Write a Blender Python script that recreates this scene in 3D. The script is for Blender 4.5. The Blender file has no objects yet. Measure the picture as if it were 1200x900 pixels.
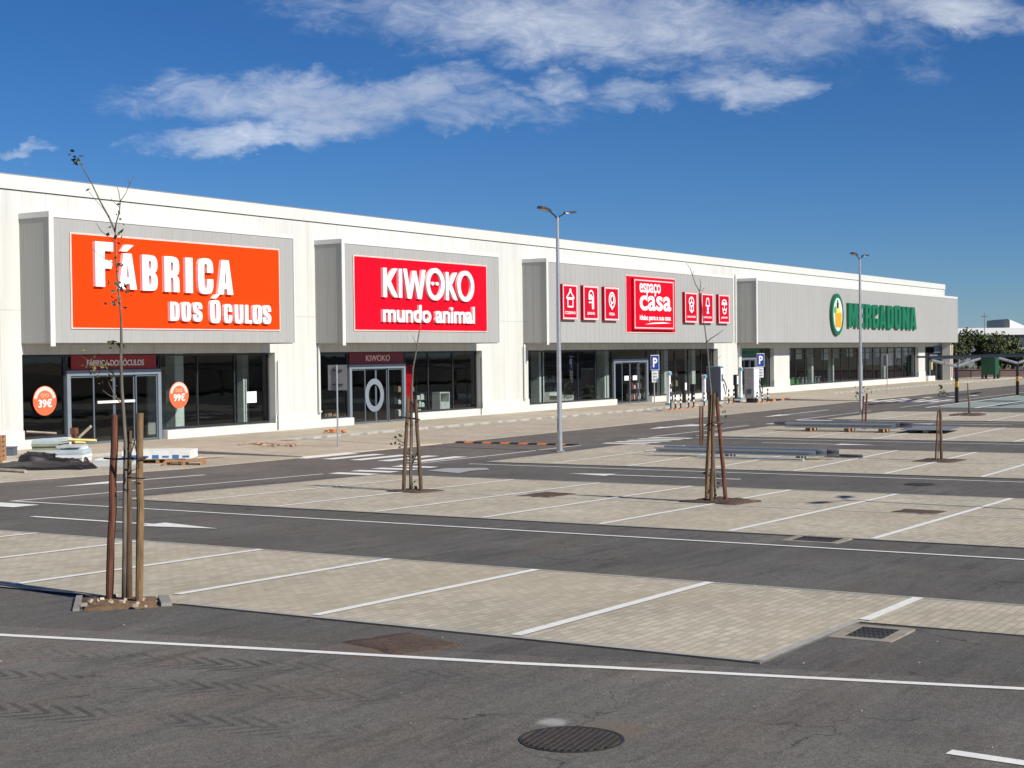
import bpy, bmesh, math, random
from mathutils import Vector, Matrix
rnd = random.Random(7)
R_ = math.radians
sc = bpy.context.scene
COL = sc.collection

# ------------------------------------------------------------------ camera
CF = Vector((0.854601, 0.518896, -0.020099)); CR = Vector((0.518752, -0.854837, -0.012222)); CU = Vector((0.023524, -0.000019, 0.999723))
FPX = 1781.292; HC = 3.3
cam = bpy.data.cameras.new('camera'); cam.sensor_width = 36; cam.lens = 36*FPX/1200
cam.clip_start = 0.1; cam.clip_end = 5000
co = bpy.data.objects.new('camera', cam); COL.objects.link(co)
co.matrix_world = Matrix(((CR.x, CU.x, -CF.x, 0), (CR.y, CU.y, -CF.y, 0), (CR.z, CU.z, -CF.z, HC), (0, 0, 0, 1)))
sc.camera = co

# ------------------------------------------------------------------ light
SUN_EL = R_(33); LX, LY = 0.11, 1.0
az = Vector((-LX, -LY)).normalized()
sund = Vector((az.x*math.cos(SUN_EL), az.y*math.cos(SUN_EL), math.sin(SUN_EL)))
sl = bpy.data.lights.new('sun', 'SUN'); sl.energy = 4.8; sl.angle = R_(0.5); sl.color = (1.0, 0.95, 0.865)
so = bpy.data.objects.new('sun', sl); COL.objects.link(so); so.location = (0, -50, 60)
so.rotation_euler = sund.to_track_quat('Z', 'Y').to_euler()
sc.view_settings.view_transform = 'Standard'; sc.view_settings.look = 'None'
sc.view_settings.exposure = 0.30; sc.view_settings.gamma = 1; sc.view_settings.use_curve_mapping = False

w = bpy.data.worlds.new('World'); sc.world = w; w.use_nodes = True
nt = w.node_tree; N = nt.nodes; Lk = nt.links; N.clear()
def nd(t, **k):
    n = N.new(t)
    for a, b in k.items(): setattr(n, a, b)
    return n
def wm(op, a, b=None, c=None, clamp=False):
    n = N.new('ShaderNodeMath'); n.operation = op; n.use_clamp = clamp
    for i, v in enumerate((a, b, c)):
        if v is None: continue
        if isinstance(v, (int, float)): n.inputs[i].default_value = v
        else: Lk.new(v, n.inputs[i])
    return n.outputs[0]
sky = nd('ShaderNodeTexSky', sky_type='NISHITA'); sky.sun_disc = False
sky.sun_elevation = SUN_EL; sky.sun_rotation = math.atan2(sund.x, sund.y)
sky.altitude = 600; sky.air_density = 0.9; sky.dust_density = 0.0; sky.ozone_density = 4.5
hsv = nd('ShaderNodeHueSaturation'); hsv.inputs['Saturation'].default_value = 1.10
tn = nd('ShaderNodeVectorMath', operation='MULTIPLY'); tn.inputs[1].default_value = (.72, .925, 1.235)
Lk.new(sky.outputs[0], tn.inputs[0]); Lk.new(tn.outputs[0], hsv.inputs['Color'])
bg1 = nd('ShaderNodeBackground'); bg1.inputs[1].default_value = 0.050
Lk.new(hsv.outputs[0], bg1.inputs[0])
tc = nd('ShaderNodeTexCoord')
def dot(v):
    n = N.new('ShaderNodeVectorMath'); n.operation = 'DOT_PRODUCT'; Lk.new(tc.outputs['Generated'], n.inputs[0]); n.inputs[1].default_value = v
    return n.outputs['Value']
# clouds hang in a fixed part of the sky (directions about a fixed heading)
CLF = Vector((0.8548, 0.5190, 0)); CLR = Vector((0.5190, -0.8548, 0))
df = wm('MAXIMUM', dot(CLF), 0.05)
su = wm('DIVIDE', dot(CLR), df); sv = wm('DIVIDE', dot((0, 0, 1)), df)
cb = nd('ShaderNodeCombineXYZ'); Lk.new(su, cb.inputs[0]); Lk.new(sv, cb.inputs[1])
def noise(scale, det, rough, dist, sx, sy, off=0):
    m = nd('ShaderNodeMapping'); m.inputs['Scale'].default_value = (sx, sy, 1); m.inputs['Location'].default_value = (off, off*.7, off*.3)
    m.inputs['Rotation'].default_value = (0, 0, R_(-6))
    Lk.new(cb.outputs[0], m.inputs[0])
    n = nd('ShaderNodeTexNoise'); n.inputs['Scale'].default_value = scale; n.inputs['Detail'].default_value = det
    n.inputs['Roughness'].default_value = rough; n.inputs['Distortion'].default_value = dist
    Lk.new(m.outputs[0], n.inputs['Vector']); return n.outputs['Fac']
wx = wm('MULTIPLY', wm('SUBTRACT', noise(14, 4, .6, .3, 1, 1.6, 3.1), .5), .10)
wy = wm('MULTIPLY', wm('SUBTRACT', noise(15, 5, .62, .3, 1, 1.6, 7.7), .5), .055)
uu = wm('ADD', su, wx); vv = wm('ADD', sv, wy)
def ell(px, py, rx, ry, amp=1, tilt=0.0):
    # ellipse given as angles of the sky: px, py in units of 1/1781 about the heading
    cx, cy = (px-600)/1781.3, (417-py)/1781.3; ax, ay = rx/1781.3, ry/1781.3
    du = wm('SUBTRACT', uu, cx); dv = wm('SUBTRACT', wm('SUBTRACT', vv, cy), wm('MULTIPLY', du, tilt))
    a = wm('DIVIDE', du, ax); b = wm('DIVIDE', dv, ay)
    r = wm('ADD', wm('MULTIPLY', a, a), wm('MULTIPLY', b, b))
    return wm('MULTIPLY', wm('MAXIMUM', wm('SUBTRACT', 1, r), 0), amp)
els = [ell(400, 112, 300, 40, 1, .02), ell(330, 150, 220, 26, 1.0, .13), ell(560, 128, 170, 30, .8), ell(720, 38, 400, 62, 1.05, -.05), ell(930, 40, 150, 40, .9),
       ell(520, 18, 240, 45, .7), ell(1120, 22, 150, 42, 1.1), ell(885, 104, 100, 30, .95), ell(750, 116, 95, 24, .62), ell(650, 104, 60, 20, .9), ell(1010, 80, 70, 45, .35), ell(20, 176, 70, 9, .65), ell(135, 174, 30, 7, .3), ell(1075, 92, 50, 30, .3)]
tot = els[0]
for e in els[1:]: tot = wm('MAXIMUM', tot, e)
fine = noise(30, 10, .68, .9, 1, 2.3, 1.3); fib = noise(9, 8, .66, 1.2, 1, 3.0, 5.2)
tex = wm('ADD', wm('MULTIPLY', fine, .55), wm('MULTIPLY', fib, .45))
den = wm('SUBTRACT', wm('ADD', wm('MULTIPLY', tot, .85), wm('MULTIPLY', wm('SUBTRACT', tex, .5), 1.9)), .12)
den = wm('MULTIPLY', den, wm('MINIMUM', wm('MULTIPLY', tot, 4), 1))
mr = nd('ShaderNodeMapRange'); mr.interpolation_type = 'SMOOTHSTEP'; mr.inputs['From Min'].default_value = 0.0; mr.inputs['From Max'].default_value = 1.2
mr.inputs['To Max'].default_value = .84
Lk.new(den, mr.inputs['Value'])
gate = wm('GREATER_THAN', dot(CLF), .3)
cf = wm('MULTIPLY', mr.outputs[0], gate)
cr = nd('ShaderNodeValToRGB'); cr.color_ramp.elements[0].position = .35; cr.color_ramp.elements[0].color = (.40, .46, .58, 1)
cr.color_ramp.elements[1].position = .66; cr.color_ramp.elements[1].color = (.74, .78, .84, 1)
Lk.new(noise(8, 5, .55, .4, 1, 1.7, 9.4), cr.inputs[0])
bg2 = nd('ShaderNodeBackground'); Lk.new(cr.outputs[0], bg2.inputs[0]); bg2.inputs[1].default_value = .92
mx = nd('ShaderNodeMixShader'); Lk.new(cf, mx.inputs[0]); Lk.new(bg1.outputs[0], mx.inputs[1]); Lk.new(bg2.outputs[0], mx.inputs[2])
ow = nd('ShaderNodeOutputWorld'); Lk.new(mx.outputs[0], ow.inputs[0])

# ------------------------------------------------------------------ materials
MATS = {}
class NT:
    def __init__(s, name):
        s.m = bpy.data.materials.new(name); s.m.use_nodes = True; s.t = s.m.node_tree; s.b = s.t.nodes['Principled BSDF']
        s.pos = s.t.nodes.new('ShaderNodeNewGeometry').outputs['Position']; MATS[name] = s.m
    def n(s, t, **k):
        x = s.t.nodes.new(t)
        for a, b in k.items(): setattr(x, a, b)
        return x
    def l(s, a, b): s.t.links.new(a, b)
    def mapv(s, scale=(1, 1, 1), rot=0, loc=(0, 0, 0), v=None):
        m = s.n('ShaderNodeMapping'); m.inputs['Scale'].default_value = scale; m.inputs['Rotation'].default_value = (0, 0, rot); m.inputs['Location'].default_value = loc
        s.l(v or s.pos, m.inputs[0]); return m.outputs[0]
    def noise(s, scale, det=4, rough=.6, v=None, dist=0):
        x = s.n('ShaderNodeTexNoise'); x.inputs['Scale'].default_value = scale; x.inputs['Detail'].default_value = det; x.inputs['Roughness'].default_value = rough; x.inputs['Distortion'].default_value = dist
        s.l(v or s.pos, x.inputs['Vector']); return x.outputs['Fac']
    def math(s, op, a, b=None, clamp=False):
        x = s.n('ShaderNodeMath'); x.operation = op; x.use_clamp = clamp
        for i, v in enumerate((a, b)):
            if v is None: continue
            if isinstance(v, (int, float)): x.inputs[i].default_value = v
            else: s.l(v, x.inputs[i])
        return x.outputs[0]
    def rng(s, v, a, b, c, d, smooth=False):
        x = s.n('ShaderNodeMapRange'); x.inputs[1].default_value = a; x.inputs[2].default_value = b; x.inputs[3].default_value = c; x.inputs[4].default_value = d
        if smooth: x.interpolation_type = 'SMOOTHSTEP'
        s.l(v, x.inputs[0]); return x.outputs[0]
    def mix(s, f, a, b, mode='MIX'):
        x = s.n('ShaderNodeMix'); x.data_type = 'RGBA'; x.blend_type = mode
        for i, v in ((0, f), (6, a), (7, b)):
            if isinstance(v, (int, float)): x.inputs[i].default_value = v
            elif isinstance(v, tuple): x.inputs[i].default_value = v if len(v) == 4 else v+(1,)
            else: s.l(v, x.inputs[i])
        return x.outputs[2]
    def mul(s, col, f):  # scale a colour by a value
        x = s.n('ShaderNodeVectorMath'); x.operation = 'SCALE'
        if isinstance(col, tuple): x.inputs[0].default_value = col[:3]
        else: s.l(col, x.inputs[0])
        s.l(f, x.inputs['Scale']); return x.outputs[0]
    def bump(s, h, st, dist=.01):
        x = s.n('ShaderNodeBump'); x.inputs['Strength'].default_value = st; x.inputs['Distance'].default_value = dist
        s.l(h, x.inputs['Height']); s.l(x.outputs[0], s.b.inputs['Normal'])
    def out(s, col, rough=.7, metal=0):
        if isinstance(col, tuple): s.b.inputs['Base Color'].default_value = col+(1,)
        else: s.l(col, s.b.inputs['Base Color'])
        if isinstance(rough, (int, float)): s.b.inputs['Roughness'].default_value = rough
        else: s.l(rough, s.b.inputs['Roughness'])
        s.b.inputs['Metallic'].default_value = metal; return s.m
def mat(name, c, rough=.6, metal=0, var=.12, scale=3, bump=0, bs=40, spec=None):
    if name in MATS: return MATS[name]
    s = NT(name); f = s.rng(s.noise(scale, 5), .3, .7, 1-var, 1+var)
    s.out(s.mul(c, f), rough, metal)
    if bump: s.bump(s.noise(bs, 4), bump, .01)
    if spec is not None: s.b.inputs['Specular IOR Level'].default_value = spec
    return s.m

# asphalt: grit, paver streaks along the lane, brown tint, tyre prints
def asphalt(name, base, along, tracks=False):
    s = NT(name)
    grit = s.noise(95, 3, .7); mid = s.noise(9, 5, .65)
    big = s.noise(.35, 4, .55); streak = s.noise(1.0, 6, .6, s.mapv((.25, 5, 1), rot=-along))
    streak2 = s.noise(1.0, 5, .6, s.mapv((.6, 16, 1), rot=-along, loc=(4, 2, 0)))
    f = s.math('MULTIPLY', s.rng(grit, .3, .7, .58, 1.42), s.rng(mid, .3, .7, .90, 1.10))
    f = s.math('MULTIPLY', f, s.rng(streak, .3, .7, .91, 1.09)); f = s.math('MULTIPLY', f, s.rng(streak2, .3, .7, .95, 1.05))
    f = s.math('MULTIPLY', f, s.rng(big, .3, .7, .84, 1.16))
    smear = s.rng(s.noise(1.0, 7, .72, s.mapv((.55, 3.2, 1), rot=-along, loc=(2, 6, 3))), .52, .68, 1.0, .70)
    dust = s.rng(s.noise(.8, 6, .7, s.mapv((.5, 1.6, 1), rot=-along, loc=(7, 1, 2))), .54, .70, 1.0, 1.24)
    agg = s.n('ShaderNodeTexVoronoi'); agg.inputs['Scale'].default_value = 70; s.l(s.pos, agg.inputs['Vector']); sc3 = s.n('ShaderNodeSeparateColor'); s.l(agg.outputs['Color'], sc3.inputs[0])
    f = s.math('MULTIPLY', s.math('MULTIPLY', f, smear), s.math('MULTIPLY', dust, s.rng(sc3.outputs[0], 0, 1, .72, 1.28)))
    ck = s.n('ShaderNodeTexVoronoi'); ck.feature = 'DISTANCE_TO_EDGE'; ck.inputs['Scale'].default_value = .33
    cw = s.n('ShaderNodeVectorMath'); cw.operation = 'ADD'; nz_ = s.n('ShaderNodeTexNoise'); nz_.inputs['Scale'].default_value = 1.6; nz_.inputs['Detail'].default_value = 6; s.l(s.pos, nz_.inputs['Vector']); s.l(s.mapv((1, 1, 0)), cw.inputs[0]); s.l(nz_.outputs['Color'], cw.inputs[1]); s.l(cw.outputs[0], ck.inputs['Vector'])
    crack = s.math('MULTIPLY', s.rng(ck.outputs['Distance'], .0015, .004, 1, 0), s.rng(s.noise(.5, 3, .6, s.mapv(loc=(3, 3, 3))), .50, .56, 0, .55))
    f = s.math('MULTIPLY', f, s.math('SUBTRACT', 1, crack))
    tint = s.mix(s.rng(s.noise(.55, 4, .6, s.mapv((1, 2.2, 1), rot=-along, loc=(9, 3, 1))), .42, .66, 0, 1), base, (base[0]*1.10, base[1]*1.0, base[2]*.96))
    sp = s.n('ShaderNodeTexVoronoi'); sp.inputs['Scale'].default_value = 26; s.l(s.pos, sp.inputs['Vector'])
    speck = s.rng(sp.outputs['Distance'], .05, .10, 1, 0)
    rare = s.rng(s.noise(3.2, 2), .60, .64, 0, .55)
    if tracks:
        # two bands of lug tyre prints beside the edge line
        v = s.mapv((1, 1, 1), rot=0, loc=(-10.45, -12.48, 0)); v2 = s.n('ShaderNodeVectorRotate'); v2.inputs['Angle'].default_value = -along; s.l(v, v2.inputs['Vector'])
        sx = s.n('ShaderNodeSeparateXYZ'); s.l(v2.outputs[0], sx.inputs[0])
        for c0, hw, amt in ((-.8, .30, .5), (-1.75, .27, .42), (-2.9, .28, .46)):
            d = s.math('ABSOLUTE', s.math('ADD', sx.outputs[1], -c0))
            ph = s.math('FRACT', s.math('MULTIPLY', s.math('ADD', sx.outputs[0], s.math('MULTIPLY', d, 1.3)), 5.0))
            bar = s.math('MULTIPLY', s.rng(ph, .30, .42, 0, 1), s.rng(ph, .72, .84, 1, 0))
            band = s.math('MULTIPLY', s.math('MULTIPLY', s.rng(d, hw*.8, hw, 1, 0), s.rng(sx.outputs[0], 3.2, 6.0, 1, .12)), s.rng(s.noise(1.1, 5, .7, s.mapv((1, 1, 1), loc=(c0, 3, 0))), .40, .56, 0, 1))
            f = s.math('MULTIPLY', f, s.math('SUBTRACT', 1, s.math('MULTIPLY', s.math('MULTIPLY', bar, band), amt)))
    col = s.mul(tint, f)
    col = s.mix(s.math('MULTIPLY', speck, rare), col, (.34, .31, .27))
    if tracks:
        for sx_, sy_, r_, c_, amt in ((9.98, 5.2, .34, (.19, .14, .09), .42), (9.95, 5.72, .16, (.42, .41, .38), .7), (11.9, 8.6, .8, (.16, .10, .065), .55)):
            vd = s.n('ShaderNodeVectorMath'); vd.operation = 'DISTANCE'; s.l(s.mapv((1, 1, 0)), vd.inputs[0]); vd.inputs[1].default_value = (sx_, sy_, 0)
            dd = s.math('ADD', vd.outputs['Value'], s.math('MULTIPLY', s.math('SUBTRACT', s.noise(6, 5, .65), .5), r_*1.1))
            col = s.mix(s.rng(dd, r_*.35, r_, amt, 0, True), col, c_)
    s.out(col, .88); s.bump(s.noise(110, 4, .7), .5, .012); s.b.inputs['Specular IOR Level'].default_value = .3
    return s.m
ROADDIR = math.atan2(2.91-12.48, 12.92-10.45)
asphalt('asphalt_access', (.140, .134, .119), ROADDIR, True)
asphalt('asphalt_aisle', (.113, .109, .099), R_(90))
asphalt('asphalt_street', (.134, .124, .111), 0)

def pavers(name, base, sx, sy, rot=0, mortar=(.30, .262, .205), msz=.0085, var=.14):
    s = NT(name)
    b = s.n('ShaderNodeTexBrick'); b.offset = .5; b.inputs['Scale'].default_value = 1; b.inputs['Brick Width'].default_value = sx; b.inputs['Row Height'].default_value = sy
    b.inputs['Mortar Size'].default_value = msz; b.inputs['Mortar Smooth'].default_value = .3; b.inputs['Bias'].default_value = 0
    b.inputs['Color1'].default_value = (base[0]*(1-var), base[1]*(1-var), base[2]*(1-var*1.15), 1); b.inputs['Color2'].default_value = (base[0]*(1+var), base[1]*(1+var), base[2]*(1+var), 1)
    b.inputs['Mortar'].default_value = mortar+(1,)
    s.l(s.mapv(rot=rot), b.inputs['Vector'])
    f = s.math('MULTIPLY', s.rng(s.noise(.45, 5, .6), .3, .7, .87, 1.13), s.rng(s.noise(2.6, 5, .65), .3, .7, .96, 1.04))
    f = s.math('MULTIPLY', f, s.rng(s.noise(60, 3), .3, .7, .88, 1.12))
    c = s.mul(b.outputs['Color'], f)
    c = s.mix(s.rng(s.noise(.23, 4, .6, s.mapv(loc=(5, 5, 5))), .5, .68, 0, .45), c, (base[0]*.94, base[1]*.86, base[2]*.76))
    c = s.mix(s.rng(s.noise(5, 6, .7, s.mapv(loc=(1, 8, 0))), .66, .72, 0, .5), c, (.16, .14, .115))
    s.out(c, .85); s.bump(b.outputs['Fac'], -.5, .006); s.b.inputs['Specular IOR Level'].default_value = .3
    return s.m
pavers('paver_bay', (.455, .412, .318), .22, .11)
pavers('paver_walk', (.46, .405, .315), .4, .4, var=.08, msz=.01)
pavers('paver_layby', (.445, .40, .315), .22, .11, rot=R_(90))
def paint(name, c, wear=.45):
    s = NT(name); f = s.rng(s.noise(7, 6, .7), .3, .7, .86, 1.06)
    col = s.mul(c, f); col = s.mix(s.rng(s.noise(16, 7, .75), .585, .66, 0, wear), col, (.28, .26, .23))
    s.out(col, .7); return s.m
paint('road_paint', (.80, .79, .74)); paint('faded_paint', (.58, .56, .52), .7); paint('green_paint', (.30, .36, .32), .95); paint('grey_paint', (.36, .36, .36), .3)
mat('kerb_concrete', (.36, .345, .31), .85, var=.15, scale=5, bump=.3, bs=60)
mat('edge_face', (.12, .115, .105), .9, var=.3, scale=6); mat('frame_concrete', (.27, .24, .19), .9, var=.2, scale=6); mat('dark_concrete', (.24, .23, .21), .85, var=.2, scale=5)
def soil(name, c):
    s = NT(name); f = s.math('MULTIPLY', s.rng(s.noise(14, 6, .7), .3, .7, .6, 1.4), s.rng(s.noise(3, 4), .3, .7, .8, 1.2))
    s.out(s.mul(c, f), .95); s.bump(s.noise(24, 7, .7), .9, .04); return s.m
soil('soil', (.19, .115, .062)); soil('dark_soil', (.10, .064, .044)); soil('bank_soil', (.20, .15, .10))
def grass_hill():
    s = NT('dry_ground'); c = s.mix(s.rng(s.noise(.06, 6, .65), .42, .58, 0, 1), (.16, .125, .07), (.075, .085, .032))
    s.out(s.mul(c, s.rng(s.noise(1.5, 6, .7), .3, .7, .7, 1.3)), .95); return s.m
grass_hill()
# facade cladding: wide pale panels with fine vertical joints and rain marks
def cladding(name, c, pitch, joint, hseam=None, micro=0, streak=.06):
    s = NT(name); sx = s.n('ShaderNodeSeparateXYZ'); s.l(s.pos, sx.inputs[0])
    h = s.math('ADD', sx.outputs[0], sx.outputs[1]) if micro else sx.outputs[0]
    fr = s.math('FRACT', s.math('DIVIDE', h, pitch))
    ln = s.rng(s.math('ABSOLUTE', s.math('SUBTRACT', fr, .5)), .5-.02/pitch, .5-.006/pitch, 0, 1)
    if hseam is not None:
        ln = s.math('MAXIMUM', ln, s.rng(s.math('ABSOLUTE', s.math('SUBTRACT', sx.outputs[2], hseam)), .012, .022, 1, 0))
    f = s.math('SUBTRACT', 1, s.math('MULTIPLY', ln, joint))
    f = s.math('MULTIPLY', f, s.rng(s.noise(1, 5, .6, s.mapv((1.6, 1.6, .12))), .3, .7, 1-streak, 1+streak))
    f = s.math('MULTIPLY', f, s.rng(s.noise(.5, 4), .3, .7, .975, 1.025))
    drip = s.math('MULTIPLY', s.rng(s.noise(1, 3, .6, s.mapv((5, 5, .05), loc=(3, 1, 2))), .60, .72, 0, .10), s.rng(s.noise(.35, 3, .5), .45, .6, 0, 1))
    f = s.math('MULTIPLY', f, s.math('SUBTRACT', 1, drip))
    s.out(s.mul(c, f), .55)
    if micro:
        wv = s.math('FRACT', s.math('DIVIDE', h, micro)); s.bump(s.rng(s.math('ABSOLUTE', s.math('SUBTRACT', wv, .5)), .1, .4, 0, 1), .18, .008)
    else: s.bump(s.noise(1.2, 3, .5, s.mapv((1, 1, .3))), .12, .05)
    return s.m
cladding('white_cladding', (.56, .562, .528), 1.05, .24, hseam=5.02, streak=.085)
cladding('grey_cladding', (.345, .345, .332), .55, .05, micro=.11, streak=.03)
mat('white_trim', (.62, .625, .60), .45, var=.04); mat('white_plinth', (.585, .59, .545), .7, var=.05, scale=1.4, bump=.15, bs=20)
mat('parapet_white', (.58, .582, .545), .5, var=.04, scale=.8)
mat('dark_gap', (.05, .05, .05), .9); mat('soffit', (.40, .38, .35), .7, var=.06)
mat('frame_grey', (.13, .155, .185), .38, .3, var=.06); mat('frame_dark', (.035, .04, .048), .4, .3); mat('door_grey', (.21, .245, .285), .4, .2, var=.06)
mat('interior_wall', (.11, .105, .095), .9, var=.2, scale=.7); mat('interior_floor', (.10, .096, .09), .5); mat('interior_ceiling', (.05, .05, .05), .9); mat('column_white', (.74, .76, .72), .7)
def glass():
    s = NT('shop_glass'); t = s.t; t.nodes.remove(s.b)
    tr = s.n('ShaderNodeBsdfTransparent'); tr.inputs[0].default_value = (.80, .84, .83, 1)
    gl = s.n('ShaderNodeBsdfGlossy'); gl.inputs['Roughness'].default_value = .015; gl.inputs[0].default_value = (.9, .93, .95, 1)
    fz = s.n('ShaderNodeFresnel'); fz.inputs[0].default_value = 1.5
    bp = s.n('ShaderNodeBump'); bp.inputs['Strength'].default_value = .04; bp.inputs['Distance'].default_value = .05; s.l(s.noise(.8, 2), bp.inputs['Height'])
    s.l(bp.outputs[0], gl.inputs['Normal'])
    geo = s.n('ShaderNodeNewGeometry'); front = s.math('SUBTRACT', 1, geo.outputs['Backfacing'])
    m = s.n('ShaderNodeMixShader'); s.l(s.math('MULTIPLY', s.math('MULTIPLY', fz.outputs[0], 1.25, True), front), m.inputs[0]); s.l(tr.outputs[0], m.inputs[1]); s.l(gl.outputs[0], m.inputs[2])
    o = [x for x in t.nodes if x.type == 'OUTPUT_MATERIAL'][0]; s.l(m.outputs[0], o.inputs[0]); return s.m
glass()
mat('orange_panel', (.84, .048, .002), .6, var=.03, scale=.6, spec=.1); mat('red_panel', (.62, .002, .016), .6, var=.03, scale=.6, spec=.1); mat('casa_red', (.50, .003, .022), .6, var=.03, spec=.1)
mat('panel_edge', (.80, .52, .46), .5); mat('letter_white', (.86, .86, .86), .4, var=.02); mat('pale_pink', (.85, .55, .55), .5, var=.03)
mat('green_letter', (.003, .135, .062), .5, var=.05); mat('dark_green', (.006, .10, .06), .4); mat('basket_orange', (.86, .33, .01), .4); mat('logo_yellow', (.82, .62, .12), .4); mat('logo_black', (.02, .02, .02), .4); mat('logo_leaf', (.08, .35, .08), .5); mat('logo_mint', (.55, .68, .58), .5)
mat('transom_red_shaded', (.30, .012, .008), .4, var=.05); mat('transom_dark_red', (.16, .004, .012), .4); mat('transom_green', (.01, .12, .04), .4)  # first red is darkened for the shade and glass over its sign
mat('sticker_orange', (.78, .13, .05), .45, var=.03); mat('sticker_pink', (.85, .42, .33), .45)
mat('galvanised', (.46, .49, .51), .42, .75, var=.1, scale=4); mat('dull_steel', (.34, .35, .36), .5, .6, var=.15, scale=5); mat('dark_metal', (.05, .055, .06), .45, .5); mat('black_plastic', (.018, .018, .02), .5); mat('lamp_head', (.06, .065, .07), .4, .3); mat('lamp_glass', (.35, .35, .33), .3)
mat('plate_back', (.20, .205, .21), .6, .3, var=.12); mat('sign_blue', (.015, .05, .30), .35, var=.03); mat('charger_teal', (.12, .33, .42), .4); mat('charger_dark', (.085, .11, .15), .45, var=.06); mat('charger_white', (.72, .75, .76), .4); mat('charger_grey', (.30, .31, .315), .45); mat('orange_rubber', (.55, .17, .04), .7)
mat('cardboard', (.40, .28, .16), .85); mat('white_item', (.70, .69, .66), .6); mat('red_item', (.42, .03, .03), .55); mat('bench_red', (.45, .05, .05), .5)
mat('tarp_black', (.010, .011, .013), .5, var=.2, scale=4); mat('board_green', (.24, .26, .19), .8, var=.14, scale=2); mat('board_white', (.70, .71, .67), .7, var=.08); mat('board_yellow', (.72, .62, .25), .7); mat('board_blue', (.42, .50, .56), .7); mat('print_blue', (.05, .16, .40), .6); mat('foam_grey', (.42, .45, .44), .8)
def wood(name, c, sc_=9, var=.45, bump=.5):
    s = NT(name); tcx = s.n('ShaderNodeTexCoord').outputs['Object']
    g = s.noise(sc_, 6, .65, s.mapv((4, 4, .35), v=tcx)); k = s.noise(3, 3, .5, s.mapv((1, 1, .8), v=tcx))
    f = s.math('MULTIPLY', s.rng(g, .3, .7, 1-var, 1+var), s.rng(k, .3, .7, .7, 1.3))
    s.out(s.mul(c, f), .8); s.bump(g, bump, .01); return s.m
wood('stake_red', (.125, .044, .022)); wood('stake_tan', (.19, .115, .052)); wood('stake_brown', (.10, .058, .032)); wood('bark', (.13, .11, .085), 14, .4); wood('pallet_wood', (.36, .20, .10)); wood('old_wood', (.34, .29, .22))
mat('strap_black', (.012, .012, .012), .6); mat('leaf_dark', (.045, .055, .018), .6, var=.5, scale=30); mat('leaf_olive', (.17, .155, .04), .6, var=.4, scale=30)
mat('pine_leaf', (.085, .105, .032), .7, var=.45, scale=1.2); mat('pine_leaf_dark', (.05, .066, .024), .7, var=.4, scale=1.2); mat('pine_bark', (.10, .07, .045), .9)
mat('far_white', (.74, .74, .73), .6, var=.03); mat('far_grey', (.22, .23, .24), .7, var=.12, scale=.4); mat('far_window', (.06, .07, .08), .3); mat('brick_pink', (.42, .28, .24), .8, var=.12); mat('stone_pale', (.42, .36, .28), .9, var=.2)
mat('shelter_green', (.006, .07, .028), .4, var=.2, scale=.8); mat('post_yellow', (.55, .30, .03), .6); mat('cast_iron', (.055, .053, .05), .6, .5, var=.3, scale=20, bump=.3, bs=80); mat('rust_iron', (.13, .085, .05), .8, .2, var=.3, scale=12)
mat('paper', (.78, .80, .82), .8, var=.02); mat('text_grey', (.30, .33, .36), .8); mat('sofa', (.36, .34, .30), .9); mat('plant_green', (.05, .09, .03), .7, var=.3); mat('debris_tan', (.40, .27, .18), .9, var=.35, scale=9)

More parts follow.
